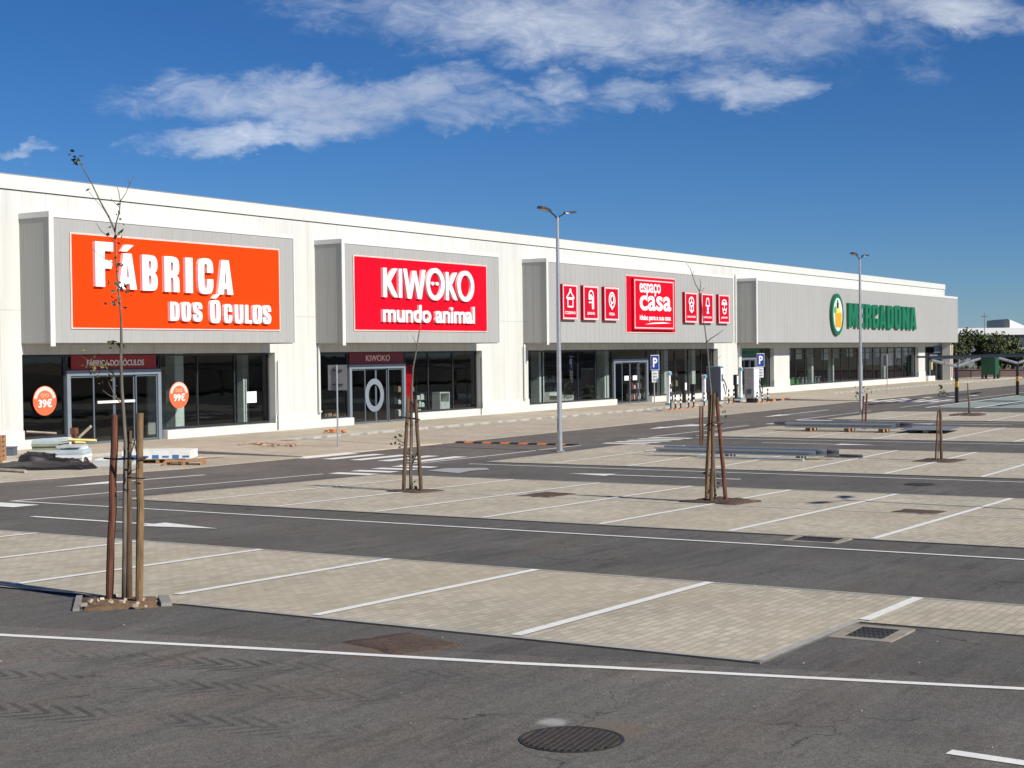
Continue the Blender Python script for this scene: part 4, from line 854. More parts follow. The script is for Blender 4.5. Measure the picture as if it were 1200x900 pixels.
def sapling(label, depth, trunk, branches, leaves, rs, group='newly planted saplings'):
    """trunk, branches: surveyed points (u, v, radius[, forward shift])"""
    P = lambda q: at(q[0], q[1], depth+(q[3] if len(q) > 3 else 0))
    b = P(trunk[0]); t = thing('sapling', label, 'young tree', b, group)
    pts = [P(q)+Vector((rnd.uniform(-.006, .006), rnd.uniform(-.006, .006), 0)) for q in trunk]
    MB().tube(pts, [q[2]*rs for q in trunk], 8, True, .05).build('trunk', 'bark', t, smooth=True)
    for br in branches: MB().tube([P(q) for q in br], [max(q[2]*rs*1.45, .0028) for q in br], 6).build('branch', 'bark', t, smooth=True)
    for mt in ('leaf_dark', 'leaf_olive'):
        L = [l for l in leaves if l[4] == mt]
        if L:
            m = MB()
            for l in L: leaf_clump(m, at(l[0], l[1], depth+rnd.uniform(-.08, .08)), l[2], l[3], (.085) if len(l) < 6 else l[5])
            m.build('leaves', mt, t)
    return t
# the nearest sapling, with three stakes
D1 = (Vector((12.64, 12.96, g(12.64)+.03))-Vector((0, 0, HC))).dot(CF)
T1 = [(145.5, 707, .034), (145.8, 640, .031), (146.5, 570, .03), (147, 520, .028), (145, 480, .026), (143, 455, .025), (142.5, 420, .022), (142.5, 400, .02), (142, 375, .017), (140, 345, .015), (137, 320, .013), (136, 300, .012), (135, 282, .011), (134.5, 270, .010)]
B1 = [[(134.5, 270, .010), (128, 255, .009, .1), (117, 235, .008, .2), (107, 214, .006, .25), (97, 197, .005, .3), (92, 187, .003, .3)],
      [(134.5, 272, .009), (136, 262, .007, -.05), (140, 248, .006, -.1), (141, 236, .005, -.15), (139, 224, .004, -.15), (137, 219, .002, -.15)],
      [(141, 236, .004, -.15), (147, 227, .003, -.2), (152, 216, .003, -.2), (157, 205, .0015, -.25)], [(152, 216, .002, -.2), (149.5, 208, .001, -.2)],
      [(140, 243, .003, -.1), (134, 237, .002, -.05), (130, 233, .001, 0)],
      [(125, 251, .003, .1), (120, 243, .002, .1), (113, 236, .002, .1), (104, 224, .001, .1)],
      [(134, 284, .004), (126, 277, .003, .1), (118, 270, .003, .1), (113, 262, .0015, .1)],
      [(138, 312, .005), (129, 306, .004, -.1), (117, 299, .003, -.15), (107, 291, .0015, -.2)],
      [(142, 446, .006), (134, 440, .005, .1), (124, 430, .004, .15), (110, 425, .003, .2), (98, 419, .002, .25), (91, 415, .001, .3)],
      [(134, 440, .004, .1), (128, 428, .003, .15), (122, 420, .002, .2)],
      [(142, 473, .006), (134, 463, .005, -.1), (129, 452, .003, -.12), (127, 447, .002, -.15)], [(134, 466, .004, -.1), (126, 462, .003, -.12), (120, 457, .001, -.15)],
      [(140, 357, .004), (136, 358, .003), (131, 354, .002, -.1)], [(142, 402, .004), (139, 402, .003), (133, 403, .002, .1)]]
L1 = [(92, 184, 9, .045, 'leaf_dark'), (96, 186, 3, .03, 'leaf_dark'), (104, 222, 2, .02, 'leaf_dark', .07), (141, 243, 2, .02, 'leaf_dark', .06), (138, 253, 2, .02, 'leaf_dark', .06), (141, 258, 2, .03, 'leaf_dark', .06), (134, 277, 6, .05, 'leaf_dark'), (140, 274, 4, .03, 'leaf_dark'), (138, 308, 5, .04, 'leaf_dark'), (137, 336, 8, .055, 'leaf_dark'), (143, 342, 4, .04, 'leaf_dark'), (131, 354, 7, .04, 'leaf_dark'), (140, 360, 3, .03, 'leaf_dark'), (150, 352, 1, .01, 'leaf_dark', .05), (133, 403, 6, .035, 'leaf_dark'), (139, 402, 4, .03, 'leaf_dark'),
      (105, 425, 7, .07, 'leaf_olive', .06), (118, 424, 7, .06, 'leaf_olive', .06), (124, 434, 9, .06, 'leaf_olive', .06), (131, 438, 5, .05, 'leaf_olive', .06), (110, 433, 5, .06, 'leaf_olive', .06), (117, 441, 3, .05, 'leaf_olive', .05), (135, 466, 4, .04, 'leaf_olive', .06), (147, 530, 6, .03, 'leaf_olive', .05), (149, 562, 6, .03, 'leaf_olive', .06), (146, 508, 4, .03, 'leaf_dark', .05)]
sapling('bare tall sapling between three thick stakes at the near edge of the bays', D1, T1, B1, L1, .78)
stake(at(128.5, 709, D1+.12), at(135, 486, D1+.05), .043, 'stake_red', 'thick reddish brown stake, left of the three round the nearest sapling')
stake(at(151, 706, D1+.22), at(151, 505, D1+.16), .036, 'stake_brown', 'dark stake hidden behind the trunk of the nearest sapling')
stake(at(163.5, 708, D1-.1), at(164.5, 484, D1-.04), .043, 'stake_tan', 'thick tan stake, right of the three round the nearest sapling')
def tie(ps, r, label):
    m = MB(); P = [Vector(p) for p in ps]; m.tube(P+[P[0]], r, 6, False); return tag(m.build('tree_tie', 'strap_black', loc=P[0]), label, 'tie', 'black ties holding saplings to stakes')
tie([at(122, 537, D1+.1), at(134, 538, D1-.03), at(158, 537, D1-.18), at(171, 536, D1-.1), at(170, 537, D1+.05), at(152, 537, D1+.26), at(134, 538, D1+.2)], .012, 'black rubber tie strapping the nearest sapling to its stakes')
m = MB(); m.tube([at(158, 516, D1-.17), at(154, 530, D1-.15), at(150, 540, D1-.1), at(153, 552, D1-.12), at(163, 548, D1-.18), at(158, 520, D1-.18), at(152, 518, D1-.1), at(149, 526, D1-.05), at(156, 540, D1-.14)], .006, 6)
m.tube([at(149, 560, D1-.04), at(157, 560, D1-.16), at(170, 561, D1-.16)], .008, 6)
tag(m.build('tie_wire', 'strap_black', loc=at(158, 516, D1)), 'tangle of black tie wire hanging on the right stake of the nearest sapling', 'wire')
# second tree (left in the middle row)
D2 = (Vector((28.9, 20.2, g(28.9)))-Vector((0, 0, HC))).dot(CF)
sapling('thin sapling in a soil pit in front of the second shop door', D2, [(481, 577, .03), (481, 545, .03), (482, 500, .028), (482, 462, .026), (484, 432, .022), (488, 409, .018), (491.5, 389, .013), (494, 376, .008), (496, 366, .003)],
        [[(481, 548, .012), (486, 537, .01), (489, 530, .006)], [(488, 405, .006), (485, 397, .004), (483, 392, .002)], [(476, 520, .012), (471, 518, .008), (467, 517, .004)]],
        [(467, 516, 9, .07, 'leaf_dark', .13), (471, 521, 4, .05, 'leaf_dark', .12), (479, 534, 5, .06, 'leaf_olive', .1), (487, 532, 6, .06, 'leaf_olive', .1), (483, 566, 5, .05, 'leaf_dark', .12)], 1)
stake(at(473, 576, D2), at(478, 466, D2), .044, 'stake_brown', 'dark stake on the left of the sapling before the second shop door'); stake(at(481.5, 575, D2+.35), at(482, 470, D2+.2), .038, 'stake_brown', 'dark middle stake behind the sapling before the second shop door'); stake(at(493.5, 576, D2-.1), at(487, 468, D2-.05), .044, 'stake_brown', 'leaning stake on the right of the sapling before the second shop door')
tie([at(472, 489, D2-.1), at(483, 491, D2-.15), at(492, 492, D2-.15), at(490, 491, D2+.15), at(479, 489, D2+.3)], .014, 'black tie round the stakes before the second shop door')
# third tree (right in the middle row)
D3 = (Vector((29.4, 12.95, g(29.4)))-Vector((0, 0, HC))).dot(CF)
sapling('forked bare sapling in a soil mound, in the middle of the paved rows', D3, [(838, 588, .026), (837.5, 560, .025), (836.5, 529, .024), (834.5, 490, .023), (833, 458, .022), (831, 440, .02), (829.5, 415, .018), (828, 401, .016), (826, 383, .013), (824, 372, .011), (822, 352, .009), (820, 342, .008)],
        [[(820, 342, .007), (815, 333, .006, .1), (811.5, 323, .005, .15), (809, 315, .004, .2), (804, 308, .002, .2)], [(820, 342, .006), (821, 333, .005, -.1), (820, 326, .003, -.1)], [(811.5, 323, .004, .15), (813.5, 316, .002, .15)], [(822, 341, .004), (826, 337, .002)],
         [(828, 401, .008), (834, 396, .006, -.1), (842, 391, .005, -.2), (848, 386, .003, -.2)], [(836.5, 531, .008), (841, 532, .006), (846, 528, .004)], [(829, 425, .004), (838, 424, .003, .1), (845, 416, .0015, .1)]],
        [(835, 556, 7, .06, 'leaf_olive', .1), (839, 568, 6, .05, 'leaf_dark', .1), (833, 572, 4, .05, 'leaf_dark', .1), (840, 574, 3, .04, 'leaf_dark', .1), (848, 483, 5, .04, 'leaf_olive', .08), (847, 478, 2, .03, 'leaf_dark', .08)], 1)
stake(at(828, 589, D3), at(832.5, 462, D3), .044, 'stake_tan', 'left stake of the three round the forked sapling'); stake(at(833.5, 590, D3-.2), at(836.5, 460, D3-.1), .040, 'stake_brown', 'middle stake of the three round the forked sapling'); stake(at(850.5, 589, D3-.05), at(840, 466, D3-.05), .042, 'stake_red', 'leaning right stake of the three round the forked sapling')
tie([at(827, 499, D3-.1), at(836, 495, D3-.25), at(847, 496, D3-.15), at(845, 496, D3+.1), at(836, 494, D3+.2)], .014, 'black tie round the stakes of the forked sapling')
# farther young trees
def far_tree(x, y, label, slabels, stakes, trunk, leaves, ts=.8):
    D = (Vector((x, y, 0))-Vector((0, 0, HC))).dot(CF)
    if trunk: sapling(label, D, trunk, [], leaves, ts)
    for (a, b, c, d, r, mt), lb in zip(stakes, slabels): stake(at(a, b, D+rnd.uniform(-.15, .15)), at(c, d, D), r, mt, lb)
far_tree(44.6, 20.5, 'thin leafless stem between two thin stakes beside the nearer steel stack', ['thin left stake beside the nearer steel stack', 'thin right stake beside the nearer steel stack'], [(821, 533, 820, 476, .03, 'stake_red'), (824, 534, 823, 476, .034, 'stake_brown')], [(822.5, 534, .02), (822, 505, .018), (821, 477, .014)], [(822, 533, 6, .06, 'leaf_olive', .08)])
far_tree(44.2, 12.4, 'thin sapling with a dark leaf tuft on top, in a paved row', ['thinner left stake of the leaf tufted sapling', 'right stake of the leaf tufted sapling'], [(1096.5, 541, 1099, 482, .025, 'stake_red'), (1103.5, 542, 1102, 480, .042, 'stake_brown')], [(1099, 541, .014), (1100.5, 500, .012), (1101, 480, .010), (1102, 466, .008), (1103.5, 456, .006)], [(1104, 451, 5, .05, 'leaf_dark', .12), (1103, 458, 6, .06, 'leaf_dark', .12), (1107, 459, 5, .05, 'leaf_dark', .13), (1102, 462, 4, .03, 'leaf_dark', .1)])
far_tree(59.3, 20.6, 'thin stem with small leaves beside the farther street lamp', ['thin left stake beside the farther street lamp', 'thin right stake beside the farther street lamp'], [(1010, 503, 1012, 464, .035, 'stake_red'), (1014, 503, 1016, 461, .04, 'stake_red')], [(1012, 503, .02), (1009, 480, .018), (1004, 467, .015), (1003, 459, .01)], [(1003, 459, 5, .1, 'leaf_dark', .16), (1003, 466, 3, .08, 'leaf_dark', .14), (1014, 456, 6, .1, 'leaf_dark', .16)])
far_tree(74.8, 19.4, 'single thin leafless sapling on a soil mound near the carport', [], [], [(1136, 488, .05), (1135.5, 470, .045), (1134.5, 458, .04), (1134, 449, .03)], [], 1)

# ---------------------------------------------------------------- road signs
def pole(mb, x, y, z, h, r=.03): return mb.cyl((x, y), r, z, z+h, 10)
def parking_sign(x, y, label):
    z = .12; t = thing('parking_sign', label, 'road sign', (x, y, z), 'blue parking signs'); pole(MB(), x, y, z, 3.0, .035).build('pole', 'galvanised', t)
    f = Vector((-.86, -.51, 0)).normalized(); ang = math.atan2(f.y, f.x)+math.pi/2
    M = Matrix.Translation((x, y-.06, 0)) @ Matrix.Rotation(ang, 4, 'Z')
    def pl(w_, z0, z1, yo, mt, nm, th=.012):
        vs = [M @ Vector(p) for p in [(-w_, yo, z0), (w_, yo, z0), (w_, yo+th, z0), (-w_, yo+th, z0), (-w_, yo, z1), (w_, yo, z1), (w_, yo+th, z1), (-w_, yo+th, z1)]]
        return MB().add(vs, [(0, 3, 2, 1), (4, 5, 6, 7), (0, 1, 5, 4), (1, 2, 6, 5), (2, 3, 7, 6), (3, 0, 4, 7)]).build(nm, mt, t)
    pl(.25, z+2.08, z+2.98, 0, 'charger_white', 'plate_border'); pl(.225, z+2.12, z+2.94, -.014, 'sign_blue', 'plate')
    pl(.19, z+1.35, z+2.04, 0, 'charger_white', 'lower_plate')
    m = MB(); text(m, 'P', -.12, .14, z+2.25, z+2.82, -.03, .012, .03); m.v = [tuple(M @ Vector(v)) for v in m.v]; m.build('letter', 'letter_white', t)
    for k in range(3):
        m = MB(); m.box(-.12, .12, -.012, -.004, z+1.46+k*.19, z+1.54+k*.19)
        m.v = [tuple(M @ Vector(v)) for v in m.v]; m.build('printed_line', 'text_grey', t)
parking_sign(82.0, 39.85, 'blue parking sign with a white panel beside the third shop door'); parking_sign(96.3, 38.9, 'blue parking sign standing right of the grey charger cabinet')
t = thing('road_sign', 'grey square sign seen from behind on a pole before the second shop', 'road sign', (42.75, 33.2, .07)); x, y, z = t.location
pole(MB(), x, y, z, 2.9, .032).build('pole', 'galvanised', t); rot = R_(-78)
MB().obox((x+.06, y+.02, z+2.45), (.74, .015, .9), rot).build('plate', 'plate_back', t)
m = MB()
for q in (2.2, 2.7): m.obox((x+.03, y+.01, z+q), (.4, .02, .05), rot)
m.build('clamps', 'dark_metal', t)
t = thing('road_sign', 'tall thin pole with a pale square plate in front of the long window', 'road sign', (106.6, 33.4, .07)); x, y, z = t.location
pole(MB(), x, y, z, 2.85, .03).build('pole', 'galvanised', t); MB().obox((x+.06, y+.02, z+2.45), (.75, .015, .85), R_(-78)).build('plate', 'plate_back', t)

# ---------------------------------------------------------------- charging station
def bollard(x, y, label, h=.85, mt='black_plastic'):
    z = .12 if y > 38 else .02; t = thing('bollard', label, 'bollard', (x, y, z), 'black and white flexible bollards')
    MB().cyl((x, y), .13, z, z+.06, 10, .1).build('foot', 'orange_rubber', t); MB().cyl((x, y), .045, z+.061, z+h, 10).build('post', mt, t)
    for q in (.35, .6):
        if q*h/.85 < h-.1: MB().cyl((x, y), .048, z+q*h/.85, z+(q+.1)*h/.85, 10).build('band', 'letter_white', t)
bl = ['tallest black bollard, first from the left at the chargers', 'short bollard just right of the tallest one', 'third bollard from the left at the chargers', 'bollard left of the stake pair at the chargers', 'bollard in front of the black charging post', 'bollard hidden behind the forked sapling stakes', 'bollard at the foot of the dark blue cabinet', 'bollard between the blue and the grey cabinets', 'bollard before the left edge of the grey cabinet', 'bollard before the middle of the grey cabinet', 'bollard before the right edge of the grey cabinet']
for (x, y, h), lb in zip(((77.4, 36.6, 1.45), (78.0, 36.6, .85), (78.7, 36.6, .85), (80.0, 36.7, .85), (80.7, 36.7, .9), (82.4, 36.8, .85), (87.0, 37.2, .9), (88.0, 37.3, .9), (88.9, 36.1, .7), (89.6, 36.05, .7), (90.9, 36.2, .85)), bl): bollard(x, y, lb, h)
def slim_charger(x, y, h, label, mt='charger_teal'):
    z = .12; t = thing('charging_post', label, 'car charger', (x, y, z), 'slim charging posts')
    MB().prism([(x-.2, y-.14), (x+.2, y-.14), (x+.2, y+.14), (x-.2, y+.14)], z, z+.12).build('foot', mt, t)
    m = MB(); pr = [(.12, .16), (.5, .12), (1.1, .09), (h-.25, .1), (h-.2, .15), (h, .13)]
    vs = [(x+sx*wv, y+sy*.09, z+q) for q, wv in pr for sx, sy in ((-1, -1), (1, -1), (1, 1), (-1, 1))]
    m.add(vs, [(i*4+j, i*4+(j+1) % 4, (i+1)*4+(j+1) % 4, (i+1)*4+j) for i in range(len(pr)-1) for j in range(4)]+[(3, 2, 1, 0), tuple(len(pr)*4-4+j for j in range(4))]); m.build('body', 'charger_white' if mt == 'charger_teal' else mt, t)
    MB().box(x-.17, x+.17, y-.14, y-.095, z+h-.22, z+h-.03).build('head', mt, t)
    m = MB(); m.tube([(x+.1, y-.11, z+h-.4), (x+.25, y-.16, z+h-.8), (x+.22, y-.15, z+.5), (x+.06, y-.12, z+.75)], .022, 6); m.build('cable', 'black_plastic', t)
slim_charger(82.1, 38.95, 2.0, 'slim white and teal charging post right of the third shop door'); slim_charger(88.0, 39.3, 1.7, 'slim teal topped charging post left of the dark blue cabinet'); slim_charger(92.9, 38.9, 2.1, 'slim white charging post between the two large cabinets')
def wallbox(x, y, label, h, face=True):
    z = .12; t = thing('charging_post', label, 'car charger', (x, y, z), 'black charging posts')
    MB().box(x-.12, x+.12, y-.08, y+.08, z, z+h*.55).build('post', 'black_plastic', t); MB().box(x-.22, x+.22, y-.1, y+.1, z+h*.55+.002, z+h).build('head', 'black_plastic', t)
    if face: MB().prism([(x-.12, y-.13), (x+.12, y-.13), (x+.12, y-.102), (x-.12, y-.102)], z+h*.6, z+h*.95).build('face_plate', 'charger_white', t)
wallbox(86.0, 39.75, 'black charging post with a white oval face', 1.3); wallbox(88.3, 40.2, 'plain black post left of the teal topped charging post', 1.1, False); wallbox(93.6, 39.5, 'black charging post with a white face, left of the grey cabinet', 1.6)
def cabinet(x0, x1, y0, y1, h, label, a, b, top, legs=False):
    z = .12 if y0 > 37.9 else .02; t = thing('charger_cabinet', label, 'charger cabinet', ((x0+x1)/2, y0, z), 'large charger cabinets'); zz = z+(.28 if legs else .0)
    MB().box(x0, x1, y0, y1, zz, z+h).build('body', a, t)
    MB().box(x0-.012, x1+.012, y0-.012, y1+.012, z+h+.002, z+h+.06).build('cap', top, t)
    MB().box(x0+.05, x1-.05, y0-.03, y0-.003, zz+.08, z+h-.06).build('front_door', b, t)
    m = MB()
    for k in range(5): m.box(x0-.02, x0-.002, y0+.15, y1-.15, zz+.3+k*.06, zz+.33+k*.06)
    m.build('side_louvres', 'dark_metal', t)
    if legs:
        for k in range(4): MB().box(x0+.1+k*(x1-x0-.3)/3, x0+.2+k*(x1-x0-.3)/3, y0+.05, y1-.05, z, zz-.002).build('leg', 'black_plastic', t)
    else: MB().box(x0+.12, x1-.12, y0-.05, y0-.032, z+1.25, z+1.7).build('screen', 'charger_dark', t)
    m = MB(); m.tube([(x1-.1, y0-.06, z+h*.65), (x1+.1, y0-.2, z+h*.4), (x1+.05, y0-.15, z+.4), (x1-.1, y0-.06, z+h*.5)], .03, 6); m.build('cable', 'black_plastic', t)
cabinet(88.95, 89.4, 38.6, 39.55, 2.15, 'tall dark blue charger cabinet with a teal rim', 'charger_dark', 'charger_white', 'charger_teal'); cabinet(89.3, 90.2, 36.5, 37.1, 2.15, 'tall charger cabinet with a white front and shade grey body on black feet', 'charger_grey', 'charger_white', 'charger_white', True)  # second cabinet: shade of its left side is put into the grey body colour
for k in range(6):
    x = 91.8+k*.75; t = MB(); t.prism([(x-.26, 36.4), (x+.26, 36.4), (x+.22, 36.56), (x-.22, 36.56)], .02, .13); o = t.build('rubber_block', 'orange_rubber' if k % 2 else 'black_plastic', loc=(x, 36.4, .02)); tag(o, 'orange rubber wheel block in the row right of the grey cabinet' if k % 2 else 'black rubber wheel block in the row right of the grey cabinet', 'wheel block', 'rubber wheel blocks')

# ---------------------------------------------------------------- speed bump, covers and grates
t = thing('speed_bump', 'orange and black striped speed bump across the street', 'speed bump', (47.3, 28.6, .01))
for k in range(13):
    y0 = 26.05+k*.39; m = MB(); y1 = y0+.385
    pr = [(47.1, .012), (47.18, .055), (47.3, .06), (47.42, .055), (47.5, .012)]
    m.add([(x, y, z) for y in (y0, y1) for x, z in pr], [(i, i+1, 6+i, 5+i) for i in range(4)]+[(4, 3, 2, 1, 0), (5, 6, 7, 8, 9)]); m.build('segment', 'orange_rubber' if k % 2 else 'black_plastic', t)
def ribbed_cover(x, y, r, label, rot, rim='cast_iron'):
    z = g(x)+.006; t = thing('manhole_cover', label, 'manhole cover', (x, y, z)); sl_ = (g(x+.5)-g(x-.5))
    def Z(px_): return z+(px_-x)*sl_
    m = MB(); n = 40; vs = []
    for i in range(n):
        a = 2*math.pi*i/n
        for rr, h in ((r*1.06, 0), (r*1.06, .006), (r, .006), (r, .001)): vs.append((x+rr*math.cos(a), y+rr*math.sin(a), Z(x+rr*math.cos(a))+h))
    m.add(vs, [(4*i+j, 4*((i+1) % n)+j, 4*((i+1) % n)+j+1, 4*i+j+1) for i in range(n) for j in range(3)]); m.build('rim', rim, t)
    m = MB(); m.add([(x+r*math.cos(2*math.pi*i/n), y+r*math.sin(2*math.pi*i/n), Z(x+r*math.cos(2*math.pi*i/n))+.0012) for i in range(n)], [tuple(range(n))]); m.build('cover_plate', 'rust_iron', t)
    m = MB(); c, s = math.cos(rot), math.sin(rot); k = -r+.04
    while k < r-.02:
        h = math.sqrt(max(r*r-k*k, 0))*.96; cx_, cy_ = x-s*k, y+c*k
        a, b = Vector((cx_-c*h, cy_-s*h)), Vector((cx_+c*h, cy_+s*h)); q = Vector((-s, c))*.014
        m.add([(p.x, p.y, Z(p.x)+hh) for hh in (.0018, .011) for p in (a+q, a-q, b-q, b+q)], [(0, 1, 2, 3), (7, 6, 5, 4), (0, 4, 5, 1), (1, 5, 6, 2), (2, 6, 7, 3), (3, 7, 4, 0)]); k += .052
    m.build('ribs', 'cast_iron', t)
ribbed_cover(9.55, 5.33, .36, 'round ribbed iron manhole cover in the nearest asphalt', R_(8))
def grate(x0, x1, y0, y1, label, rot=0):
    z = g((x0+x1)/2)+.014; t = thing('drain_grate', label, 'drain grate', ((x0+x1)/2, (y0+y1)/2, z), 'drain grates beside the bays')
    fw = .12; m = MB(); zz = lambda x: g(x)+.03
    for a in ((x0-fw, x0, y0-fw, y1+fw), (x1, x1+fw, y0-fw, y1+fw), (x0, x1, y0-fw, y0), (x0, x1, y1, y1+fw)): m.box(*a, z-.06, z+.002)
    m.build('concrete_frame', 'frame_concrete', t)
    MB().box(x0, x1, y0, y1, z-.09, z-.05).build('sump', 'dark_gap', t)
    m = MB(); k = 0; n = 8
    for i in range(n+1): yy = y0+(y1-y0)*i/n; m.box(x0+.002, x1-.002, yy-.012, yy+.012, z-.03, z-.004)
    for i in range(5): xx = x0+(x1-x0)*i/4; m.box(xx-.014, xx+.014, y0+.013, y1-.013, z-.028, z-.006)
    m.build('bars', 'cast_iron', t)
grate(14.72, 15.3, 4.68, 5.08, 'square iron drain grate in a concrete frame at the near bay corner'); grate(23.25, 23.85, 8.2, 8.9, 'flat drain grate at the edge of the middle paved row')
ribbed_cover(36.3, 10.6, .34, 'small round cover in the lane before the far right sapling', 0)

# ---------------------------------------------------------------- steel stacks
def profile(name, a, b, wd, h, z, label, mt='galvanised', group='galvanised steel profiles'):
    a, b = Vector(a), Vector(b); c = (a+b)/2; d = b-a; L = d.length; rot = math.atan2(d.y, d.x); m = MB()
    for off, sz, oz in ((0, (L, .012, h), h/2), (wd/2, (L, wd, .012), h-.006), (wd/2, (L, wd, .012), .006), (wd, (L, .012, h*.25), h*.875), (wd, (L, .012, h*.25), h*.125)):
        q = Vector((-math.sin(rot), math.cos(rot)))*off; m.obox((c.x+q.x, c.y+q.y, z+oz), sz, rot)
    o = m.build(name, mt, loc=(c.x, c.y, z)); return tag(o, label, 'steel profile', group)
zt = .03
def block(x, y, label): 
    o = MB().obox((x, y, zt+.05), (.7, .1, .1), 0).build('timber_block', 'old_wood', loc=(x, y, zt)); tag(o, label, 'timber', 'timber blocks under the steel')
block(43.6, 16.3, 'timber block under the right end of the nearer steel stack'); block(43.6, 18.6, 'timber block under the middle of the nearer steel stack')
profile('steel_profile', (43.3, 15.75), (43.3, 21.0), .12, .16, .131, 'long galvanised channel at the front of the nearer steel stack'); profile('steel_profile', (43.55, 15.5), (43.6, 20.8), .14, .2, .131, 'middle channel of the nearer steel stack'); profile('steel_profile', (43.8, 15.2), (43.85, 20.2), .14, .2, .131, 'back channel of the nearer steel stack', 'dull_steel')
profile('steel_profile', (42.75, 15.9), (42.75, 19.3), .1, .06, .033, 'low pale rail lying on the paving before the nearer steel stack', 'charger_white'); profile('steel_profile', (44.5, 14.7), (44.6, 15.9), .12, .1, .033, 'short grey offcut at the right end of the nearer steel stack', 'dull_steel')
for y, w_ in ((21.6, 'left'), (20.0, 'middle'), (18.6, 'right')):
    o = MB().obox((58.9, y, zt+.07), (.9, .16, .14)).build('timber_block', 'pallet_wood', loc=(58.9, y, zt)); tag(o, f'{w_} timber block under the farther steel stack', 'timber', 'timber blocks under the steel')
profile('steel_profile', (58.5, 18.0), (58.5, 22.5), .2, .2, .172, 'bright front channel of the farther steel stack'); profile('steel_profile', (58.95, 18.0), (58.95, 22.6), .2, .22, .172, 'second channel of the farther steel stack', 'dull_steel'); profile('steel_profile', (59.4, 17.6), (59.4, 23.4), .2, .24, .172, 'back channel of the farther steel stack', 'dull_steel')
m = MB(); m.obox((59.6, 16.9, zt+.13), (2.6, 1.9, .03), R_(4)); o = m.build('steel_sheet', 'dull_steel', loc=(59.6, 16.9, zt)); tag(o, 'flat grey steel sheet at the right end of the farther steel stack', 'steel sheet')
m = MB(); m.obox((59.6, 16.9, zt+.055), (2.3, .2, .1), R_(4)); o = m.build('timber_block', 'old_wood', loc=(59.6, 16.9, zt)); tag(o, 'timber bearer under the flat steel sheet', 'timber')

# ---------------------------------------------------------------- builders' materials at the left
def pallet(x, y, z, rot, label, upright=False):
    t = thing('pallet', label, 'pallet', (x, y, z), 'wooden pallets by the shop front'); M = Matrix.Translation((x, y, z)) @ Matrix.Rotation(rot, 4, 'Z')
    if upright: M = M @ Matrix.Translation((0, 0, .4)) @ Matrix.Rotation(R_(90), 4, 'Y') @ Matrix.Translation((0, 0, 0))
    def bx(a, nm): m = MB(); m.box(*a); m.v = [tuple(M @ Vector(v)) for v in m.v]; m.build(nm, 'pallet_wood', t)
    for k in range(6): bx((-.4+k*.14, -.4+k*.14+.1, -.6, .6, .122, .144), 'deck_board')
    for yy in (-.6, -.05, .5): bx((-.4, .4, yy, yy+.1, .1, .12), 'stringer'); 
    for yy in (-.6, -.05, .5):
        for xx in (-.4, -.05, .3): bx((xx, xx+.1, yy, yy+.1, .022, .099), 'block')
    for xx in (-.4, -.05, .3): bx((xx, xx+.1, -.6, .6, 0, .02), 'bottom_board')
LB = .05
PP = gnd(-13, 545)
for k in range(6): pallet(PP.x, PP.y, .02+PP.z+k*.146, R_(-52), 'wooden pallet in the stack of pallets at the far left edge')
def board_stack(x, y, z, specs, rot, gname, lab):
    for i, (mt, w_, L, th, dx, dy) in enumerate(specs):
        o = MB().obox((x+dx, y+dy, z+th/2), (w_, L, th-.003), rot+rnd.uniform(-.03, .03)).build('insulation_board', mt, loc=(x, y, z)); tag(o, lab(i, len(specs), mt), 'board', gname); z += th
def lab1(i, n, mt): return f"{'lowest' if i == 0 else 'topmost' if i == n-1 else ['', 'second', 'third', 'fourth', 'fifth', 'sixth', 'seventh'][i]+' lowest'} board of the grey green stack behind the black tarp"
def lab2(i, n, mt): return f"{'lowest' if i == 0 else 'topmost' if i == n-1 else ['', 'second', 'third', 'fourth', 'fifth', 'sixth', 'seventh'][i]+' lowest'} board of the pale stack right of the black tarp"
VR = math.atan2(CR.y, CR.x)
def gz(px_, py_): p = gnd(px_, py_); return p.x, p.y, p.z+.025
board_stack(*gz(60, 540), [('board_green', .85, 1.2, .13, 0, 0), ('board_green', .82, 1.15, .12, .02, .03), ('foam_grey', .8, 1.2, .1, -.02, 0), ('board_green', .85, 1.2, .12, .03, .02), ('board_green', .85, 1.2, .08, -.02, .0), ('foam_grey', .95, 1.2, .07, .03, -.02), ('board_blue', 1.0, 1.2, .05, .05, -.03)], VR, 'boards in the grey green stack', lab1)
board_stack(*gz(87, 545), [('board_white', .82, 1.0, .11, 0, 0), ('board_white', .8, 1.0, .10, .02, .02), ('board_white', .82, .98, .10, 0, 0), ('foam_grey', .8, 1.0, .04, .02, 0), ('board_blue', .82, 1.0, .12, .0, .02), ('board_white', .5, .6, .07, .1, -.05), ('foam_grey', .7, 1.0, .05, -.03, .05)], VR, 'boards in the pale stack', lab2)
DP = (gnd(75, 541)-Vector((0, 0, HC))).dot(CF)
for (a, b, dd, r_, mt, lb) in (((80, 515.5), (113, 516.5), -.1, .05, 'board_yellow', 'yellowish batten lying across the top of the stacked boards'), ((88, 518.5), (100, 519), -.45, .04, 'board_yellow', 'shorter yellow batten just below the top one'), ((92, 513), (107, 499), .6, .05, 'old_wood', 'pale batten leaning up at an angle behind the stacked boards'), ((31, 506), (66, 508), 1.6, .04, 'old_wood', 'long pale batten behind the stacked boards')):
    a, b = at(*a, DP+dd), at(*b, DP+dd); o = MB().tube([a, b], r_, 4).build('batten', mt, loc=a); tag(o, lb, 'batten')
a = gnd(87.5, 534); tag(MB().obox((a.x, a.y, a.z+.36), (.14, .14, .72), .3).obox((a.x, a.y, a.z+.83), (.2, .2, .22), .3).build('timber_post', 'stake_red', loc=a), 'short brown timber post behind the stacked boards', 'timber')
